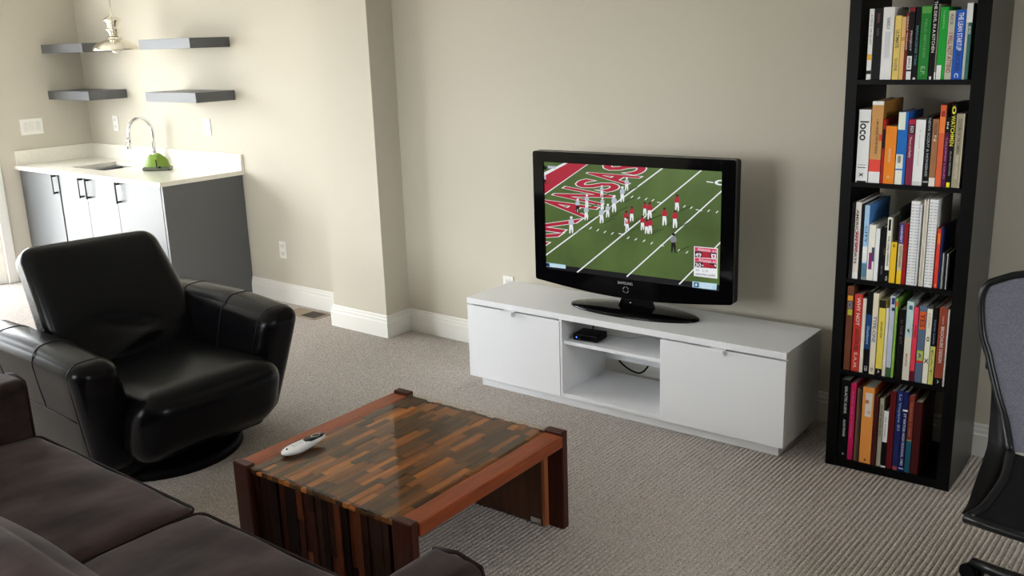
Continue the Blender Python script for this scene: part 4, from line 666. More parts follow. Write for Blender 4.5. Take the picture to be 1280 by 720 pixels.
# ------------------------------------------------------------------ bookcase
BC = Matrix.Translation((1.105, -.41, 0)) @ Matrix.Rotation(.0309, 4, 'Z')
s = thing('bookcase', 'tall narrow black bookcase filled with books against the back wall', 'bookcase', (1.105, -.41, 0), .0309)
BW, BD, BH = .4523, .36, 1.86
SH = [1.468, 1.108, .7505, .393, .032]
PL, PR = .039, BW - .0445
for x0, x1 in ((0, PL), (PR, BW)):
    b = MB(); b.use(BLACKWOOD_LIT if x0 else BLACKWOOD); b.box(x0, x1, .002, BD, 0, BH); b.use(BLACKWOOD); b.box(x0, x1, 0, .002, 0, BH); b.build('side_panel', None, s)
b = MB(); b.box(PL, PR, 0, BD, BH - .04, BH, .0008); b.build('top_panel', BLACKWOOD, s)
for z in SH:
    b = MB(); b.box(PL, PR, .002, BD, max(0, z - (.0165 if z > .1 else .1)), z, .0008); b.build('shelf' if z > .1 else 'bottom_panel', BLACKWOOD, s)

def cmat(c): return mat('cover_%d_%d_%d' % c, srgb(*[min(246, v * (1.12 if max(c) > 60 else .55)) for v in c]), .45, spec=.15)
W_, K_ = (228, 226, 220), (16, 16, 18)
def book(shelf, u0, u1, h, d, color, label, bands=(), texts=(), top=None, cat='book', soft=False, wire=False):
    """one upright book; local x across the spine, y into the shelf, z up. bands: (z0, z1, colour[, x0, x1]) fractions; texts: (string, colour, z_top, z_bottom, x0, x1)"""
    loc = BC @ Vector(((u0 + u1) / 2, .010, SH[shelf] + .0003))
    t = thing('book' if cat == 'book' else cat.replace(' ', '_'), label, cat, loc, .0309, ['books on the top shelf', 'books on the second shelf', 'books on the third shelf', 'books on the fourth shelf', 'books on the bottom shelf'][shelf])
    w = (u1 - u0) / 2 - .0003; th = min(.0022, w * .3)
    b = MB(); b.use(cmat(color))
    ov = 0 if soft else .003
    b.box(-w, w, 0, th, 0, h, min(.0006, th * .4)); b.box(-w, -w + th, th, d, 0, h); b.box(w - th, w, th, d, 0, h)
    for q in bands:
        x0, x1 = (q[3], q[4]) if len(q) > 3 else (0, 1)
        b.use(cmat(q[2])); X0, X1 = -w + 2 * w * x0, -w + 2 * w * x1
        b.box(X0, X1, -.0003, .0005, h * q[0], h * q[1])
    if top: b.use(cmat(top)); b.box(w - .0004, w + .0001, th, d, h * .62, h)
    b.build('cover', None, t)
    b = MB(); b.box(-w + th, w - th, th, d - ov, ov, h - ov); b.build('pages', PAPER, t)
    for i, q in enumerate(texts):
        m_ = mat('ink_%d_%d_%d' % q[1], srgb(*q[1]), .5)
        b = MB(); x0, x1 = -w + 2 * w * q[4], -w + 2 * w * q[5]
        add_text(b, q[0], lambda u, v: (x0 + v * (x1 - x0), -.0006, h * (q[2] + u * (q[3] - q[2]))), .018)
        for f_ in b.bm.faces:
            f_.normal_update()
            if f_.normal.y > 0: f_.normal_flip()
        b.build('spine_lettering', m_, t, recalc=False)
    if wire:
        b = MB(); n_ = int(h / .011)
        for i in range(n_):
            z = .012 + (h - .024) * i / (n_ - 1)
            for sgn in (-1, 1):
                b.tube([(sgn * w * .55 + min(w * .4, .005) * math.cos(a), -.002 - .004 * math.sin(a), z + .0008 * (a / PI)) for a in [PI * k / 5 for k in range(6)]], .0007, 4, False)
                if w < .006: break
        b.build('wire_binding', mat('grey_wire', (.25, .25, .27), .35, .8), t)
    return t
L0 = [  # top shelf, left to right
 (.0649,.0811,.238,.17,W_,'white paperback with a yellow band, leftmost on the top shelf',[(.28,.36,(214,170,70)),(.08,.13,(60,60,60))],[('A FIELD OF QUIET',(150,150,150),.92,.5,.3,.7)]),
 (.0819,.1108,.239,.19,(26,25,26),'black book with faint spine print, second from left on the top shelf',[],[('DESIGN',(120,60,60),.93,.8,.35,.65),('NOTES',(110,110,110),.72,.62,.4,.6)]),
 (.1117,.1486,.241,.17,(222,222,224),'thick pale grey white book near left end of the top shelf',[(.3,.66,(198,198,204),.25,.75)],[('THE MAKING OF',(110,110,115),.86,.7,.35,.65)]),
 (.1524,.1735,.212,.15,(214,188,104),'pale yellow book with dark title on the top shelf',[],[('ULTIMATE',(70,56,30),.78,.5,.25,.75),('GUIDE',(90,74,40),.34,.14,.3,.7)]),
 (.1743,.188,.207,.15,(214,172,112),'tan paperback beside the pale yellow book on the top shelf',[(.62,.68,(190,140,80))],[]),
 (.1887,.1974,.221,.15,(112,36,30),'thin dark red book with white title on the top shelf',[],[('GREAT THINGS',(230,210,200),.95,.45,.2,.8)]),
 (.1978,.2154,.237,.16,(30,20,22),'black and red book with two white labels low on its spine, top shelf',[(.14,.33,W_,.05,.95),(0,.115,W_,.05,.95),(.94,1,(120,30,34)),(.5,.7,(90,26,28),0,.3)],[('PROJECT',(220,210,205),.68,.4,.3,.7),('SPACE',(60,60,60),.31,.16,.3,.7)]),
 (.2182,.2344,.235,.16,(18,28,30),'black book with blue green title left of the thick green book, top shelf',[(.0,.03,W_,.2,.7)],[('MANAGING TIME',(70,130,140),.75,.2,.25,.7)]),
 (.2352,.2686,.24,.18,(34,120,46),'thick mid green book at the middle of the top shelf',[(.9,.99,(84,150,70),.05,.95)],[('FIELD METHOD',(96,170,100),.82,.3,.38,.62),('E.P.',(150,200,140),.18,.06,.3,.7)]),
 (.2705,.2876,.261,.17,(14,13,13),'tall black book with white block title on the top shelf',[(0,.04,W_,.2,.6)],[('THE DEVIL IN A KITCHEN',(214,212,206),.97,.34,.25,.8)]),
 (.2884,.2936,.244,.15,(120,116,104),'very thin grey booklet beside the tall black book, top shelf',[(0,.1,W_)],[]),
 (.2947,.3203,.234,.17,(28,150,52),'bright green book with a white label at its foot, top shelf',[(0,.2,W_,.02,.6)],[('CLEARING',(140,210,140),.95,.7,.4,.6)]),
 (.3211,.3426,.221,.16,(178,176,162),'pale grey book with red block title on the top shelf',[],[('I WILL NOT ATTEND',(146,34,30),.68,.1,.2,.85),('RICE',(110,110,100),.95,.8,.3,.7)]),
 (.3437,.3739,.223,.17,(30,84,178),'blue book with large white title near right end of the top shelf',[],[('THE LEAN STARTUP',(236,238,240),.96,.42,.28,.78),('ERIC RIES',(14,34,90),.4,.12,.3,.75),('C',(230,234,240),.09,.03,.3,.7)]),
 (.3754,.3945,.242,.17,(52,98,90),'teal and white book, rightmost on the top shelf',[(.75,1,(214,216,214)),(0,.75,(176,180,178),0,.4)],[('MORE',(210,220,216),.7,.6,.5,.85)]),
]
L1 = [
 (.0495,.0913,.257,.19,(232,232,230),'thick white book with bold black lettering, leftmost on the second shelf',[(.2,.21,K_,.1,.8),(.24,.245,K_,.1,.8),(0,.02,K_,.1,.9)],[('loco',(14,14,14),.84,.58,.15,.85),('x',(14,14,14),.13,.08,.3,.6)]),
 (.094,.1331,.286,.24,(190,140,84),'tall tan and white book with a red band on the second shelf',[(0,.14,W_),(.14,.29,(214,70,60)),(.955,1,W_),(.52,.6,(200,70,50),.75,1)],[('I AM A BOXER WRITER FRIEND',(80,50,30),.78,.36,.45,.65)],(150,104,44)),
 (.1351,.1446,.224,.2,(150,32,26),'thin dark red book left of the orange book, second shelf',[(.55,.85,(60,20,18))],[]),
 (.1451,.1825,.202,.14,(226,126,34),'short orange book with small white lettering on the second shelf',[],[('dot.logo',(240,220,190),.62,.38,.3,.62),('o',(240,210,170),.14,.1,.35,.6)]),
 (.1851,.2181,.25,.19,(30,100,176),'blue book with cream blocks on its spine, second shelf',[(.0,.2,(226,224,206),0,.72),(.22,.42,(214,214,204),0,.72),(.3,.4,(90,90,90),.15,.5),(.76,1,(214,224,206),0,.72)],[],(30,92,164)),
 (.2201,.2422,.226,.16,(120,36,62),'maroon book with white title on the second shelf',[(.78,.92,K_,.2,.9),(.93,1,(160,30,60))],[('EGO',(230,230,230),.9,.8,.3,.75),('Theory and Reality',(226,200,210),.74,.42,.2,.6)]),
 (.2434,.2758,.226,.16,(230,228,224),'plain white paperback in the middle of the second shelf',[(0,.06,(200,200,196))],[('a small story',(196,192,186),.85,.3,.4,.55)]),
 (.2782,.2966,.238,.17,(24,26,32),'black book with grey capital title on the second shelf',[(.05,.07,(160,160,165),.0,1)],[('NEWS SCOUT & NONSENSE',(170,172,178),.97,.14,.3,.72)]),
 (.2981,.3183,.229,.16,(150,104,72),'brown paperback with a white foot on the second shelf',[(0,.13,(214,206,196))],[('THE STUDIO',(80,50,36),.95,.72,.3,.7),('N',(230,224,214),.76,.68,.3,.7)]),
 (.3193,.3379,.276,.2,(206,92,56),'tall salmon orange book on the second shelf',[(.66,.86,(226,120,60)),(.86,.93,(150,50,36),.2,.8)],[],(120,84,48)),
 (.3389,.3527,.236,.16,(84,22,66),'purple book with a black top on the second shelf',[(.78,1,K_)],[('TALKING LOUD',(190,110,160),.72,.12,.3,.7),('IN',(230,230,230),.93,.84,.3,.7)]),
 (.3541,.3698,.281,.2,(14,14,15),'black book with bright yellow title and dot, second shelf',[(0,.06,(220,206,40),.1,.8)],[('WATCHMEN',(226,216,40),.86,.5,.1,.92),('o',(226,216,40),.97,.88,.1,.9),('ALAN MOORE',(150,150,150),.44,.14,.35,.7)]),
 (.3713,.3977,.249,.18,(150,142,120),'grey tan book, rightmost on the second shelf',[(0,1,(196,190,170),.86,1)],[('CULTURE OF THE CAMERA',(70,64,50),.93,.46,.3,.65),('ROBERT LIVINGSTON',(214,208,190),.44,.12,.3,.62)]),
]
L2 = [
 (.0442,.0563,.284,.2,(34,24,24),'thin black book, leftmost on the third shelf',[(.0,.1,(60,50,50))],[]),
 (.0575,.0779,.285,.25,(214,206,200),'tall white book with black and pink spine print on the third shelf',[(.35,.62,(208,130,140),.3,.8),(0,.08,W_)],[('AMERICAN SPORTS',(20,18,18),.9,.2,.15,.6)]),
 (.0791,.0884,.277,.2,(28,24,24),'thin black book left of the pale blue book, third shelf',[],[]),
 (.0901,.1076,.276,.25,(150,186,216),'tall pale blue and white book on the third shelf',[(.0,.22,(84,120,140)),(.24,.45,(230,232,234)),(.0,.04,W_)],[('CITY',(30,60,90),.72,.5,.3,.75)],(70,120,180)),
 (.109,.1326,.206,.19,(222,218,206),'white book with a purple diagonal mark on the third shelf',[(.2,.5,(120,40,110),.2,.7),(.35,.6,(70,70,90),.6,1)],[]),
 (.1338,.1486,.194,.18,(216,220,226),'plain white thin book right of the purple marked book, third shelf',[],[]),
 (.1519,.1711,.201,.18,(16,17,18),'black book with a faint glow print on the third shelf',[(.5,.62,(70,66,40),.7,1)],[('OPEN FORM',(110,110,110),.3,.14,.35,.65)]),
 (.1722,.1878,.238,.17,(224,220,204),'white book with black title and black foot on the third shelf',[(0,.19,K_),(.8,.97,K_,.25,.75)],[('THE LONG WEEKEND',(50,50,48),.72,.25,.3,.7),('G',(230,230,230),.1,.03,.3,.7)]),
 (.189,.2095,.15,.13,(222,178,38),'small yellow book on the third shelf',[],[('es',(80,64,20),.95,.88,.35,.65)]),
 (.2105,.2135,.274,.2,(40,38,36),'tall very thin dark booklet behind the small yellow book, third shelf',[],[]),
 (.2141,.2304,.222,.16,(190,180,150),'book with purple head and yellow foot on the third shelf',[(.66,1,(70,52,110)),(0,.22,(220,180,40))],[('HARVEST',(220,210,236),.96,.68,.3,.7),('SOFTWARE',(70,64,50),.62,.28,.3,.7)]),
 (.2315,.2443,.221,.16,(140,24,30),'dark red book left of the spiral notebooks on the third shelf',[],[]),
 (.2482,.2766,.302,.21,(228,230,234),'first white spiral bound notebook from the left on the third shelf',[],[],None,'notebook',True,True),
 (.2775,.2843,.291,.2,(206,208,214),'thin white wire bound notebook between two thicker paper stacks, third shelf',[],[],None,'notebook',True,True),
 (.2907,.2955,.311,.21,(214,206,192),'cream magazine beside the thin wire bound notebook, third shelf',[],[],None,'magazine',True),
 (.2958,.3003,.305,.21,(200,190,176),'beige magazine in the middle of three on the third shelf',[],[],None,'magazine',True),
 (.3006,.3052,.312,.21,(222,216,204),'off white magazine left of the large spiral notebook, third shelf',[],[],None,'magazine',True),
 (.3086,.3363,.312,.21,(232,232,238),'large white spiral bound notebook nearest the red orange book, third shelf',[],[],None,'notebook',True,True),
 (.3413,.3531,.212,.17,(206,60,46),'red orange book right of the spiral notebooks on the third shelf',[(.75,.93,(226,110,40),.1,.9)],[('o',(230,200,60),.07,.03,.3,.7)]),
 (.3541,.3597,.218,.19,(28,38,84),'thin navy blue book on the third shelf',[],[]),
 (.3612,.3725,.128,.13,(66,70,68),'left one of two thin disc cases at right end of the third shelf',[(0,1,(188,192,188),.4,.62)],[],None,'disc case'),
 (.3743,.387,.128,.13,(54,58,56),'right one of two thin disc cases at right end of the third shelf',[(0,1,(180,184,180),.4,.62)],[],None,'disc case'),
]
L3 = [
 (.0451,.0688,.327,.21,(112,66,46),'tall brown book with round yellow and grey marks, leftmost on the fourth shelf',[(.83,.89,(226,160,50),.1,.9),(.74,.82,(84,80,96),.1,.9),(.66,.73,(180,180,60),.2,.9)],[('o',(150,140,160),.82,.74,.2,.8)]),
 (.0732,.1024,.3,.2,(186,54,46),'red book with large title second from left on the fourth shelf',[],[('WHY NOT',(236,214,206),.96,.6,.3,.75),('ASSOCIATES',(70,14,14),.56,.28,.3,.75),('S.A.M.',(236,190,180),.25,.04,.3,.7)]),
 (.1038,.1168,.287,.19,(214,204,190),'cream white thin book right of the red book, fourth shelf',[],[]),
 (.1182,.138,.317,.2,(16,17,22),'tall black book with a blue panel on the fourth shelf',[(.3,.72,(30,66,116))],[('Outdoors',(190,210,226),.58,.36,.3,.7),('CD',(220,220,220),.09,.03,.25,.75)]),
 (.1399,.1601,.312,.24,(214,204,182),'cream book with blue lettering on the fourth shelf',[],[('TYPE-ONE',(60,110,170),.72,.4,.2,.8),('o',(120,110,100),.08,.04,.3,.7)]),
 (.1632,.1865,.289,.18,(216,196,84),'yellow book with a black foot on the fourth shelf',[(0,.09,K_),(.9,1,(60,54,30))],[('LIFE AND HOW',(90,80,30),.72,.5,.35,.65),('A',(230,230,230),.075,.03,.35,.65)]),
 (.188,.1986,.262,.18,(210,206,194),'plain off white thin book right of the yellow book, fourth shelf',[],[]),
 (.1999,.2175,.31,.22,(178,184,200),'pale blue grey book with dark top marks on the fourth shelf',[(.9,.98,(50,60,110),.3,.9),(0,.12,(60,90,60)),(.82,.86,(40,44,70),.4,1)],[]),
 (.2193,.2275,.303,.2,(132,174,76),'thin light green book on the fourth shelf',[(.9,.96,(200,90,50))],[]),
 (.235,.2573,.265,.2,(30,26,24),'black book with faint title in the middle of the fourth shelf',[],[('in THE KIT',(90,84,70),.85,.5,.3,.65)]),
 (.2589,.2831,.298,.22,(178,200,200),'pale teal book fading to cream on the fourth shelf',[(0,.55,(206,200,184)),(.9,.95,(60,100,110),.3,.8)],[('f',(60,60,60),.66,.6,.3,.6),('MANAGE',(150,90,70),.34,.18,.3,.6)]),
 (.2849,.3004,.28,.2,(214,60,80),'pink red book on the fourth shelf',[(.0,.14,(90,24,40))],[('PRESS',(120,20,40),.75,.6,.3,.7)]),
 (.3023,.3272,.287,.2,(84,100,124),'slate blue book with orange and lime patches on the fourth shelf',[(.7,.93,(206,90,36),.1,.95),(.29,.42,(170,190,50),.1,.95),(.31,.4,W_,.3,.75),(.26,.29,(190,50,60))],[('YES',(110,30,16),.9,.73,.2,.85),('A',(40,40,40),.39,.32,.35,.65)]),
 (.3285,.3469,.28,.2,(222,216,198),'cream white book with small dark drawings on the fourth shelf',[],[('o',(60,50,50),.63,.57,.25,.75),('x',(90,80,70),.34,.27,.2,.8),('A STORY',(180,160,130),.95,.75,.35,.6)]),
 (.3482,.3654,.287,.19,(22,22,26),'black book with a pale yellow green foot on the fourth shelf',[(0,.5,(184,184,100))],[('TASTES GOOD',(120,140,170),.85,.53,.35,.65),('EAT',(120,116,60),.45,.12,.3,.65)]),
 (.3689,.3969,.291,.2,(136,62,44),'rust brown book with white capital title at right end of the fourth shelf',[(0,.1,K_)],[('BROCHURE DESIGN',(226,214,204),.76,.3,.35,.72),('THE BEST OF',(210,180,160),.9,.79,.4,.6),('A',(230,230,230),.075,.03,.4,.6)]),
 (.3975,.4037,.286,.19,(206,198,190),'thin pale booklet, rightmost on the fourth shelf',[],[]),
]
L4 = [
 (.0396,.0758,.321,.2,(12,12,13),'thick black book with white title and author, leftmost on the bottom shelf',[],[('GALACTIC ALIENS',(214,214,214),.92,.58,.5,.76),('ALAN FRANK',(214,214,214),.5,.28,.5,.74),('o',(200,200,200),.07,.05,.55,.75)]),
 (.0789,.0991,.313,.2,(180,30,84),'magenta book on the bottom shelf',[],[('A MAN AND A WOMAN',(220,110,150),.9,.3,.35,.6)]),
 (.1041,.1125,.298,.21,(110,84,66),'thin brown book right of the magenta book, bottom shelf',[],[]),
 (.1127,.1209,.294,.21,(70,56,48),'thin dark brown book left of the orange book, bottom shelf',[],[]),
 (.1242,.167,.307,.22,(234,144,70),'thick orange book with a pale grey block letter mark, bottom shelf',[(.62,.93,(206,198,190),.25,.85),(.79,.84,(234,144,70),.25,.55),(.66,.7,(234,144,70),.55,.7),(.03,.06,(120,60,20),.45,.6)],[],(220,120,50)),
 (.1689,.1847,.278,.2,(70,24,28),'dark maroon book right of the orange book, bottom shelf',[],[]),
 (.1875,.2039,.273,.21,(160,158,136),'grey green book with dark title on the bottom shelf',[(0,1,(70,68,56),.0,.12)],[('ON THE WATER AND',(60,58,46),.92,.45,.3,.7)]),
 (.2056,.2231,.228,.17,(20,19,19),'short black and white book on the bottom shelf',[(.45,1,W_),(0,.03,W_)],[('the unseen',(110,110,110),.9,.55,.35,.6)]),
 (.2244,.2455,.31,.21,(92,20,24),'plain dark red book on the bottom shelf',[],[]),
 (.2476,.2691,.318,.2,(28,40,92),'navy book with silver script on the bottom shelf',[(0,.05,(150,70,80),.1,.8)],[('Le Voyage 83',(150,170,210),.95,.5,.25,.8)]),
 (.2705,.2889,.316,.2,(24,32,84),'navy book with small white capitals down its spine, bottom shelf',[(.76,.78,W_),(.03,.045,(160,170,200))],[('ST VIATOR HIGH SCHOOL 1983',(222,224,230),.73,.08,.3,.75)]),
 (.2914,.3102,.306,.19,(118,50,40),'rust red book with a teal lower half on the bottom shelf',[(0,.42,(28,84,104)),(.42,.43,(200,170,90))],[('PLAN FOR A YEAR',(190,110,80),.9,.48,.3,.65)]),
 (.3122,.3386,.286,.19,(64,20,20),'very dark maroon book, rightmost on the bottom shelf',[],[]),
]
for k, L in enumerate([L0, L1, L2, L3, L4]):
    prev = 0
    for q in L:
        u0 = max(q[0], prev + .0004); prev = q[1]
        kw = {}
        if len(q) > 8 and q[8]: kw['top'] = q[8]
        if len(q) > 9: kw['cat'] = q[9]
        if len(q) > 10: kw['soft'] = q[10]
        if len(q) > 11: kw['wire'] = q[11]
        book(k, u0, q[1], q[2], q[3], q[4], q[5], q[6], q[7], **kw)

# ------------------------------------------------------------------ coffee table
tb = thing('coffee_table', 'low square wood block coffee table with inset glass top', 'coffee table', (.2, -1.80, 0), math.radians(1.9))
HW, HL, TH = .388, .392, .36
PW, PT = .074, .032
for sx in (-1, 1):
    for sy in (-1, 1):
        xa, xb = sorted((sx * HW, sx * (HW - PW))); ya, yb = sorted((sy * HL, sy * (HL - PT)))
        b = MB(); b.box(xa, xb, ya, yb, 0, TH, .004); b.build('leg', ROSEWOOD, tb)
for sx in (-1, 1):
    xa, xb = sorted((sx * (HW + .004), sx * (HW - PW + .004)))
    b = MB(); b.box(xa, xb, -HL + PT + .001, HL - PT - .001, TH - .052, TH - .010, .006, 3); b.build('side_rail', RAILWOOD, tb)
xi = HW - PW
for sy in (-1, 1):
    ya, yb = sorted((sy * (HL - .030), sy * (HL - .048)))
    b = MB(); b.box(-xi, xi, ya, yb, .004, TH - .03); b.build('end_panel', PLY, tb)
    for sx in (-1, 1):
        xa, xb = sorted((sx * (HW - PW + .0), sx * (HW - PW + .012)));
        b = MB(); b.box(xa, xb, *sorted((sy * (HL - PT - .0005), sy * (HL - .055))), .004, TH - .053); b.build('edge_strip', EDGEWOOD, tb)
    # vertical mosaic on the outside of the end
    b = MB(); n = 22; w = 2 * (xi - .001) / n
    for i in range(n):
        z = .004; x0 = -xi + .001 + i * w
        cuts = sorted(random.uniform(.06, .30) for _ in range(random.choice((0, 1, 1))))
        cuts = [c_ for c_ in cuts] + [TH - .014]
        for zc in cuts:
            if zc - z < .03: continue
            dpt = random.uniform(.005, .014)
            b.use(random.choices(ENDSTRIPS, (4, 3, 2, 3, 1.3, 3))[0])
            b.box(x0 + .0004, x0 + w - .0004, *sorted((sy * (HL - .030), sy * (HL - .030 + dpt))), z, zc, .0012, 1); z = zc + .0006
    b.build('end_mosaic', None, tb)
b = MB(); b.box(-xi, xi, -HL + .048, HL - .048, TH - .05, TH - .03); b.build('top_base', PLY, tb)
b = MB(); n = 24; w = 2 * (xi - .001) / n
for i in range(n):
    y = -HL + .012; x0 = -xi + .001 + i * w; last = None
    while y < HL - .012:
        ln = random.uniform(.07, .22); ye = min(y + ln, HL - .012)
        if HL - .012 - ye < .035: ye = HL - .012
        while True:
            m_ = random.choices(STRIPS, (4, 3, 3, 2, 1.3, 3, 2))[0]
            if m_ is not last: break
        last = m_; b.use(m_)
        b.box(x0 + .0003, x0 + w - .0003, y + .0003, ye - .0003, TH - .03, TH - .012 - random.choice((.001, .003, .005, .008)), .001, 1); y = ye
b.build('top_mosaic', None, tb)
b = MB(); b.box(-xi + .0005, xi - .0005, -HL + .004, HL - .004, TH - .0118, TH - .0058, .0015, 1); b.build('glass_top', TOPGLASS, tb)
b = MB(); b.box(xi - .055, xi - .012, HL - .0485, HL - .0478, .004, .022); b.build('maker_tag', PLATE2, tb)

# remote control lying on the glass
rm = thing('remote_control', 'white remote control with black button panel on the glass table top', 'remote control', (-.060, -2.005, TH - .0056), math.radians(-3))
rows = []
for i in range(25):
    t = -1 + i / 12; e = max(0, 1 - abs(t) ** 3.2) ** .5
    wd = (.0265 + .003 * math.cos((t + .5) * PI)) * e + .0004
    zb = .0005 + .014 * max(0, t + .2) ** 1.2 * 1; zt = .029 + .005 * t
    if t < -.5: zb += .004 * (-(t + .5)) ** 1
    zm = (zb + zt) / 2
    rows.append([(wd * math.copysign(abs(math.cos(a)) ** .7, math.cos(a)), .088 * t, zm + (zt - zb) / 2 * max(e, .1) * math.copysign(abs(math.sin(a)) ** .7, math.sin(a))) for a in [2 * PI * k / 20 for k in range(20)]])
b = MB(); V = b.grid(rows, close_v=True); b.cap(V[0]); b.cap(V[-1]); b.build('remote_body', mat('white_gloss_plastic', srgb(238, 238, 240), .2), rm)
b = MB(); rows2 = []
for i in range(11):
    t = .02 + .95 * i / 10; e = max(0, 1 - abs(t) ** 3.2) ** .5; wd = (.0265 + .003 * math.cos((t + .5) * PI)) * e * .86 * min(1, (i + .6) / 3) ** .5; zt = .029 + .005 * t
    zb = .0005 + .014 * max(0, t + .2) ** 1.2; zz = (zb + zt) / 2 + (zt - zb) / 2 * max(e, .1)
    rows2.append([(wd * s_, .088 * t, zz + .0012 * (1 - s_ * s_) + .0004 - .0025 * s_ ** 4) for s_ in [-1 + k / 4 for k in range(9)]])
b.grid(rows2); b.build('button_panel', GLOSSBLACK, rm)
b = MB()
b.tube([(.011 * math.cos(a), .05 + .016 * math.sin(a), .0335) for a in [2 * PI * k / 20 for k in range(21)]], .0012, 6, False); b.build('navigation_ring', STEEL, rm)
b = MB()
for j in range(4):
    for i in range(3): b.box(-.009 + i * .007, -.0045 + i * .007, -.012 - j * .010, -.007 - j * .010, .022, .0291 - .0006 * j, .0006, 1)
b.build('number_keys', mat('grey_keys', srgb(176, 178, 184), .4), rm)
b = MB(); b.lathe([(.0001, .0), (.003, .0), (.003, .0262), (.0001, .0266)], 10, (0, -.066)); b.build('power_key', MATTBLACK, rm)

# ------------------------------------------------------------------ leather swivel armchair (faces +X)
ac = thing('armchair', 'black leather swivel armchair with thick arms in front of the kitchenette', 'armchair', (-1.24, -1.84, 0), 0)
b = MB(); b.lathe([(.335, 0), (.335, .03), (.32, .04), (.09, .045), (.08, .12), (.001, .12)], 48); b.build('swivel_base', MATTBLACK, ac)
def seat_def(v):
    s_ = (v.z) / .15  # -1..1 local
    u = (v.x + .39) / .78
    dz = -.02 * (1 - u)
    dx = -.09 * max(0, (1 - s_) / 2) * max(0, u) ** 1.5
    wr = .004 * math.sin(v.y * 24 + 2 * math.sin(v.x * 9)) * math.exp(-((v.x + .18) / .12) ** 2)
    return Vector((v.x + dx, v.y, v.z + dz + wr))
b = MB(); b.soft(.39, .335, .15, .11, (.02, .0, .02), n=14, k=6, deform=seat_def); b.xf(Matrix.Translation((.10, .015, .255))); sc_ = b.build('seat', LEATHER, ac)
b = MB(); b.soft(.36, .36, .07, .03, n=6); b.xf(Matrix.Translation((-.12, .01, .11))); b.build('seat_frame', LEATHER2, ac)
b = MB(); b.soft(.08, .42, .13, .03, n=6, deform=lambda v: Vector((v.x + .05 * (v.z / .13), v.y * (1 + .06 * v.z / .13), v.z))); b.xf(Matrix.Translation((.16, .02, .20))); b.build('front_skirt', LEATHER, ac)
AX0, AX1, AZ0, AZ1, AHY = -.53, .355, .075, .575, .092
def arm_def_side(sg):
    def f(v):
        s_ = max(0, min(1, (v.z - AZ0) / (AZ1 - AZ0))); u = (v.x - AX0) / (AX1 - AX0)
        x = v.x - .10 * (1 - s_) ** 1.2 * max(0, u) ** 2 + .16 * (1 - s_) * max(0, 1 - u) ** 2
        y = v.y - sg * .10 * (1 - s_)
        z = v.z + .012 * (1 - u) * s_ - .028 * max(0, u - .55) ** 2 * s_ * 4
        return Vector((x, y, z))
    return f
for sg in (-1, 1):
    yc = .445 if sg > 0 else -.405; f = arm_def_side(sg)
    b = MB(); hx, hz = (AX1 - AX0) / 2, (AZ1 - AZ0) / 2; cx, cz = (AX0 + AX1) / 2, (AZ0 + AZ1) / 2
    rr_ = .06
    def dfm(v, f=f, cx=cx, cz=cz, yc=yc):
        w = f(Vector((v.x + cx, v.y, v.z + cz))); w.y += yc; return w
    b.soft(hx, AHY, hz, rr_, (.0, .012, .014), n=12, k=6, deform=dfm); arm = b.build('armrest', LEATHER, ac)
    # seams over the arm
    def sect(x, full=False):
        pts = []
        path = [(-AHY, .02), (-AHY, .06), (-AHY, hz - rr_)] + [(-(AHY - rr_) - rr_ * math.cos(a), hz - rr_ + rr_ * math.sin(a)) for a in [PI / 2 * i / 6 for i in range(1, 7)]] + [((AHY - rr_) * (-1 + i / 2), hz) for i in range(1, 4)] + [((AHY - rr_) + rr_ * math.sin(a), hz - rr_ + rr_ * math.cos(a)) for a in [PI / 2 * i / 6 for i in range(0, 7)]] + [(AHY, .06), (AHY, .02)]
        for y, z in path:
            tx = max(0, 1 - ((x - cx) / hx) ** 2); ty = max(0, 1 - (y / AHY) ** 2); tz = max(0, 1 - (z / hz) ** 2)
            yy = y + .012 * (y / AHY) * tx * tz; zz = z + .014 * (z / hz) * tx * ty
            pts.append(dfm(Vector((x - cx, yy * 1.004, zz * 1.002))))
        return pts
    for x in (-.30, .03):
        b = MB(); b.tube(sect(x), .0022, 6); b.build('seam_piping', LEATHER2, arm)
    b = MB(); pts = []
    for i in range(13):
        x = AX0 + .06 + (AX1 - AX0 - .15) * i / 12; z = .035 - .03 * i / 12
        tx = max(0, 1 - ((x - cx) / hx) ** 2); tz = max(0, 1 - (z / hz) ** 2)
        pts.append(dfm(Vector((x - cx, sg * (AHY + .012 * tx * tz + .0005), z))))
    b.tube(pts, .0025, 6); b.build('side_seam', LEATHER2, arm)
    # front panel seam
    b = MB(); pts = []
    for y, z in [(-AHY, -hz + .08)] + [(-AHY, -hz + .08 + (2 * hz - .16) * i / 8) for i in range(1, 8)] + [(-(AHY - rr_) - rr_ * math.cos(a), hz - rr_ + rr_ * math.sin(a)) for a in [PI / 2 * i / 6 for i in range(1, 7)]] + [((AHY - rr_) + rr_ * math.sin(a), hz - rr_ + rr_ * math.cos(a)) for a in [PI / 2 * i / 6 for i in range(0, 7)]] + [(AHY, hz - rr_ - (2 * hz - rr_ - .08) * i / 8) for i in range(1, 9)]:
        x = AX1 - rr_ - .01 - cx; tx = max(0, 1 - (x / hx) ** 2); ty = max(0, 1 - (y / AHY) ** 2); tz = max(0, 1 - (z / hz) ** 2)
        pts.append(dfm(Vector((x, y + .012 * (y / AHY) * tx * tz, z + .014 * (z / hz) * tx * ty))))
    b.tube(pts, .0022, 6); b.build('front_piping', LEATHER2, arm)
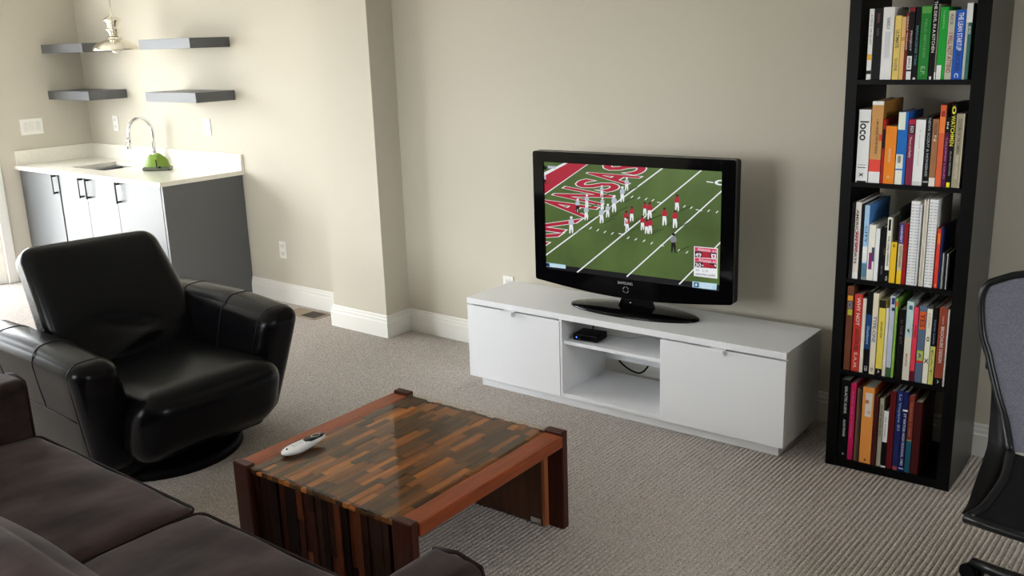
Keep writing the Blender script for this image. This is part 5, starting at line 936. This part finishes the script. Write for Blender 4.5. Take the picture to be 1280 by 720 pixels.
def back_def(v):
    # x = thickness, y = width, z = along the back
    s_ = (v.z + .33) / .66
    w = 1 + .17 * (1 - s_)
    wr = (-.018 * math.exp(-((v.z + .10 + .25 * (v.y)) / .03) ** 2) + .016 * math.exp(-((v.z + .17 - .3 * v.y) / .025) ** 2)) * math.exp(-((v.y) / .11) ** 2) if v.x > 0 else 0
    return Vector((v.x * (1 - .3 * s_) + .02 * math.sin(PI * s_) + wr, v.y * w, v.z - .010 * (v.y / .3)))
b = MB(); b.soft(.095, .305, .34, .065, (.02, .0, .0), n=48, k=6, deform=back_def)
b.xf(Matrix.Translation((-.335, .045, .548)) @ Matrix.Rotation(math.radians(-29), 4, 'Y')); bk = b.build('backrest', LEATHER, ac)
b = MB(); b.soft(.05, .30, .2, .03, n=6); b.xf(Matrix.Translation((-.43, 0, .30)) @ Matrix.Rotation(math.radians(-12), 4, 'Y')); b.build('rear_panel', LEATHER2, ac)

# ------------------------------------------------------------------ sofa (faces +Y)
so = thing('sofa', 'dark brown microsuede two seat sofa in the left foreground', 'sofa', (.17, -3.0, 0), 0)
SXL, SXR, SEAM = -.89, .89, .015
b = MB(); b.soft(1.03, .44, .115, .02, n=8); b.xf(Matrix.Translation((0, -.02, .165))); b.build('base', SUEDE, so)
for x in (-.95, .95):
    for y in (-.40, .36):
        b = MB(); b.lathe([(.022, 0), (.03, .05), (.03, .052)], 16, (x, y)); b.build('foot', BLACKWOOD, so)
def cushion(name, x0, x1, y0, y1, z0, z1, r, puff, label=None, tilt=0, pipe=True, parent=None):
    hx, hy, hz = (x1 - x0) / 2, (y1 - y0) / 2, (z1 - z0) / 2
    def d(v):
        return Vector((v.x, v.y, v.z + .003 * math.sin(v.x * 17 + 3 * math.sin(v.y * 11)) * (1 if v.z > 0 else 0)))
    b = MB(); b.soft(hx, hy, hz, r, puff, n=14, k=4, deform=d)
    mx = Matrix.Translation(((x0 + x1) / 2, (y0 + y1) / 2, (z0 + z1) / 2)) @ Matrix.Rotation(tilt, 4, 'X')
    b.xf(mx); o = b.build(name, SUEDE, so)
    if pipe:
        for z in (hz - r * .35, -hz + r * .35):
            b = MB(); rc = r; pts = []
            for cx_, cy_, a0 in [(hx - rc, hy - rc, 0), (-hx + rc, hy - rc, PI / 2), (-hx + rc, -hy + rc, PI), (hx - rc, -hy + rc, 1.5 * PI)]:
                for i in range(5):
                    a = a0 + PI / 2 * i / 4; pts.append(mx @ Vector((cx_ + (rc - r * .08) * math.cos(a), cy_ + (rc - r * .08) * math.sin(a), z)))
            pts.append(pts[0]); b.tube(pts, .0045, 6, False); b.build('piping', SUEDE2, o)
    return o
cushion('seat_cushion', SXL + .003, SEAM - .003, -.24, .445, .283, .455, .035, (.0, .008, .03))
cushion('seat_cushion', SEAM + .003, SXR - .003, -.24, .445, .283, .455, .035, (.0, .008, .03))
for sg in (-1, 1):
    xa = sg * 0.965
    b = MB(); b.soft(.073, .455, .292, .028, (.006, .004, .006), n=12, k=4); b.xf(Matrix.Translation((xa, -.01, .345))); o = b.build('armrest', SUEDE, so)
    b = MB(); hx, hz, r = .073, .292, .028; y = .455 - .012 - .01
    pts = [(-hx, -hz + .03)] + [(-hx + .004 + .0, z) for z in (-.1, .1, hz - .03)] + [(-hx + .009, hz - .008), (0, hz + .004), (hx - .009, hz - .008)] + [(hx - .004, z) for z in (hz - .03, .1, -.1)] + [(hx, -hz + .03)]
    b.tube([(xa + x * 1.02, y, .345 + z) for x, z in pts], .0045, 6); b.build('piping', SUEDE2, o)
b = MB(); b.soft(.885, .09, .33, .04, n=10); b.xf(Matrix.Translation((0, -.385, .41))); b.build('backrest', SUEDE, so)
cushion('back_cushion', SXL + .01, SEAM - .004, -.30, -.13, .45, .785, .06, (.0, .05, .02), tilt=math.radians(10), pipe=False)
cushion('back_cushion', SEAM + .004, SXR - .01, -.30, -.13, .45, .785, .06, (.0, .05, .02), tilt=math.radians(10), pipe=False)

# ------------------------------------------------------------------ office chair (faces the camera side, mostly outside the frame)
oc = thing('office_chair', 'black office chair with grey mesh back at right edge beside the bookcase', 'office chair', (2.09, -1.12, 0), 0)
RIM = [(1.821, -0.93, 0.965), (1.786, -0.94, 0.942), (1.754, -0.95, 0.94), (1.735, -0.955, 0.927), (1.725, -0.96, 0.893), (1.728, -0.965, 0.843), (1.741, -0.975, 0.78), (1.761, -0.985, 0.734), (1.774, -0.995, 0.699), (1.805, -1.02, 0.623), (1.836, -1.05, 0.563), (1.864, -1.1, 0.5), (1.87, -1.17, 0.459), (1.864, -1.24, 0.437), (1.849, -1.32, 0.415), (1.829, -1.4, 0.419)]
YOKE = [(1.754, -0.96, 0.694), (1.772, -0.96, 0.632), (1.778, -0.97, 0.567), (1.783, -0.99, 0.513), (1.789, -1.02, 0.47), (1.791, -1.08, 0.439), (1.796, -1.17, 0.415), (1.807, -1.28, 0.406), (1.817, -1.39, 0.426)]
Lc = lambda p: Vector((p[0] - 2.09, p[1] + 1.12, p[2]))
rimL = [Lc(p) for p in RIM]; mir = lambda v: Vector((-v.x, v.y, v.z))
back = spline(rimL[2:12], 4)
seatp = spline([rimL[11], rimL[12], rimL[13], rimL[14], rimL[15]], 4)
def surf(edge, sag):
    rows = []
    for p in edge:
        row = []
        for k in range(17):
            t = k / 16; x = p.x * (1 - 2 * t); q = 4 * t * (1 - t)
            row.append((x, p.y + sag[0] * q, p.z + sag[1] * q))
        rows.append(row)
    return rows
b = MB(); rb = surf(back, (.05, 0))
top = [(q[0], q[1], q[2] + .055 * (1 - (q[0] / .36) ** 2) ** 1) for q in rb[0]]
rb = [top] + rb[1:]
b.grid(rb); b.grid([[(q[0], q[1] + .004, q[2]) for q in r_] for r_ in rb]); b.build('back_mesh', MESHGREY, oc)
b = MB(); ft = [rimL[3] + Vector((0, 0, 0))]
loop = [Vector(q) for q in top]
full = [mir(p) for p in reversed(back)] + [Vector(q) for q in reversed(top)][1:-1] + list(back)
b.tube(full, .0105, 10); b.build('back_frame', DARKPLASTIC, oc)
b = MB(); sr = surf(seatp, (0, -.015)); b.grid(sr); b.grid([[(q[0], q[1], q[2] - .006) for q in r_] for r_ in sr]); b.build('seat_mesh', mat('dark_chair_mesh', (.008, .008, .009), .7, spec=.15, noise=(200, .3)), oc)
b = MB(); fr = list(seatp) + [Vector((seatp[-1].x * (1 - 2 * k / 8), seatp[-1].y - .03 * math.sin(PI * k / 8), seatp[-1].z - .0)) for k in range(1, 8)] + [mir(p) for p in reversed(seatp)]
b.tube(fr, .0125, 10); b.build('seat_frame', DARKPLASTIC, oc)
yk = spline([Lc(p) for p in YOKE], 4)
inn = spline([rimL[8], rimL[9], rimL[10], rimL[11], rimL[12], rimL[13], rimL[14], rimL[15]], 4)
for sg in (-1, 1):
    b = MB(); rows = []
    for i in range(len(yk)):
        a = yk[i]; c = inn[min(len(inn) - 1, int(i * (len(inn) - 1) / (len(yk) - 1)))] + Vector((0, .03, -.012))
        rows.append([a, a * .5 + c * .5 + Vector((0, .012, -.006)), c, a * .5 + c * .5 + Vector((0, .03, -.02))])
    if sg > 0: rows = [[mir(q) for q in r_] for r_ in rows]
    V = b.grid(rows, close_v=True); b.cap(V[0]); b.cap(V[-1]); b.build('side_yoke', MATTBLACK, oc)
    kn = Lc((1.767, -.972, .705)); kn = mir(kn) if sg > 0 else kn
    b = MB(); b.soft(.011, .016, .02, .008, n=3); b.xf(Matrix.Translation(kn)); b.build('tilt_knob', MATTBLACK, oc)
b = MB(); b.soft(.10, .12, .045, .02, n=4); b.xf(Matrix.Translation((0, -.03, .365))); b.build('tilt_mechanism', MATTBLACK, oc)
for sg in (-1, 1):
    b = MB(); b.tube([(sg * .05, -.02, .36), (sg * .16, .02, .40), (sg * .2, .04, .44)], .018, 8); b.build('support_arm', DARKPLASTIC, oc)
b = MB(); b.tube([(0, 0, .08), (0, 0, .22)], .028, 16); b.tube([(0, 0, .2), (0, 0, .35)], .018, 16); b.build('gas_column', MATTBLACK, oc)
ang0 = math.atan2(-.955 + 1.12, 1.765 - 2.09)
for k in range(5):
    a = ang0 + 2 * PI * k / 5; ca, sa = math.cos(a), math.sin(a); Rk = .36
    b = MB(); b.tube([(0, 0, .10), (ca * .15, sa * .15, .088), (ca * .28, sa * .28, .068), (ca * Rk, sa * Rk, .058)], [.03, .024, .019, .015], 10); lg = b.build('base_leg', DARKPLASTIC, oc)
    b = MB()
    for o in (-.014, .014):
        c_ = Vector((ca * Rk - sa * o, sa * Rk + ca * o, .0275)); ax = Vector((-sa, ca, 0))
        b.tube([c_ - ax * .008, c_ + ax * .008], .028, 18)
    b.tube([(ca * Rk, sa * Rk, .03), (ca * Rk, sa * Rk, .058)], .008, 8); b.build('caster', MATTBLACK, lg)
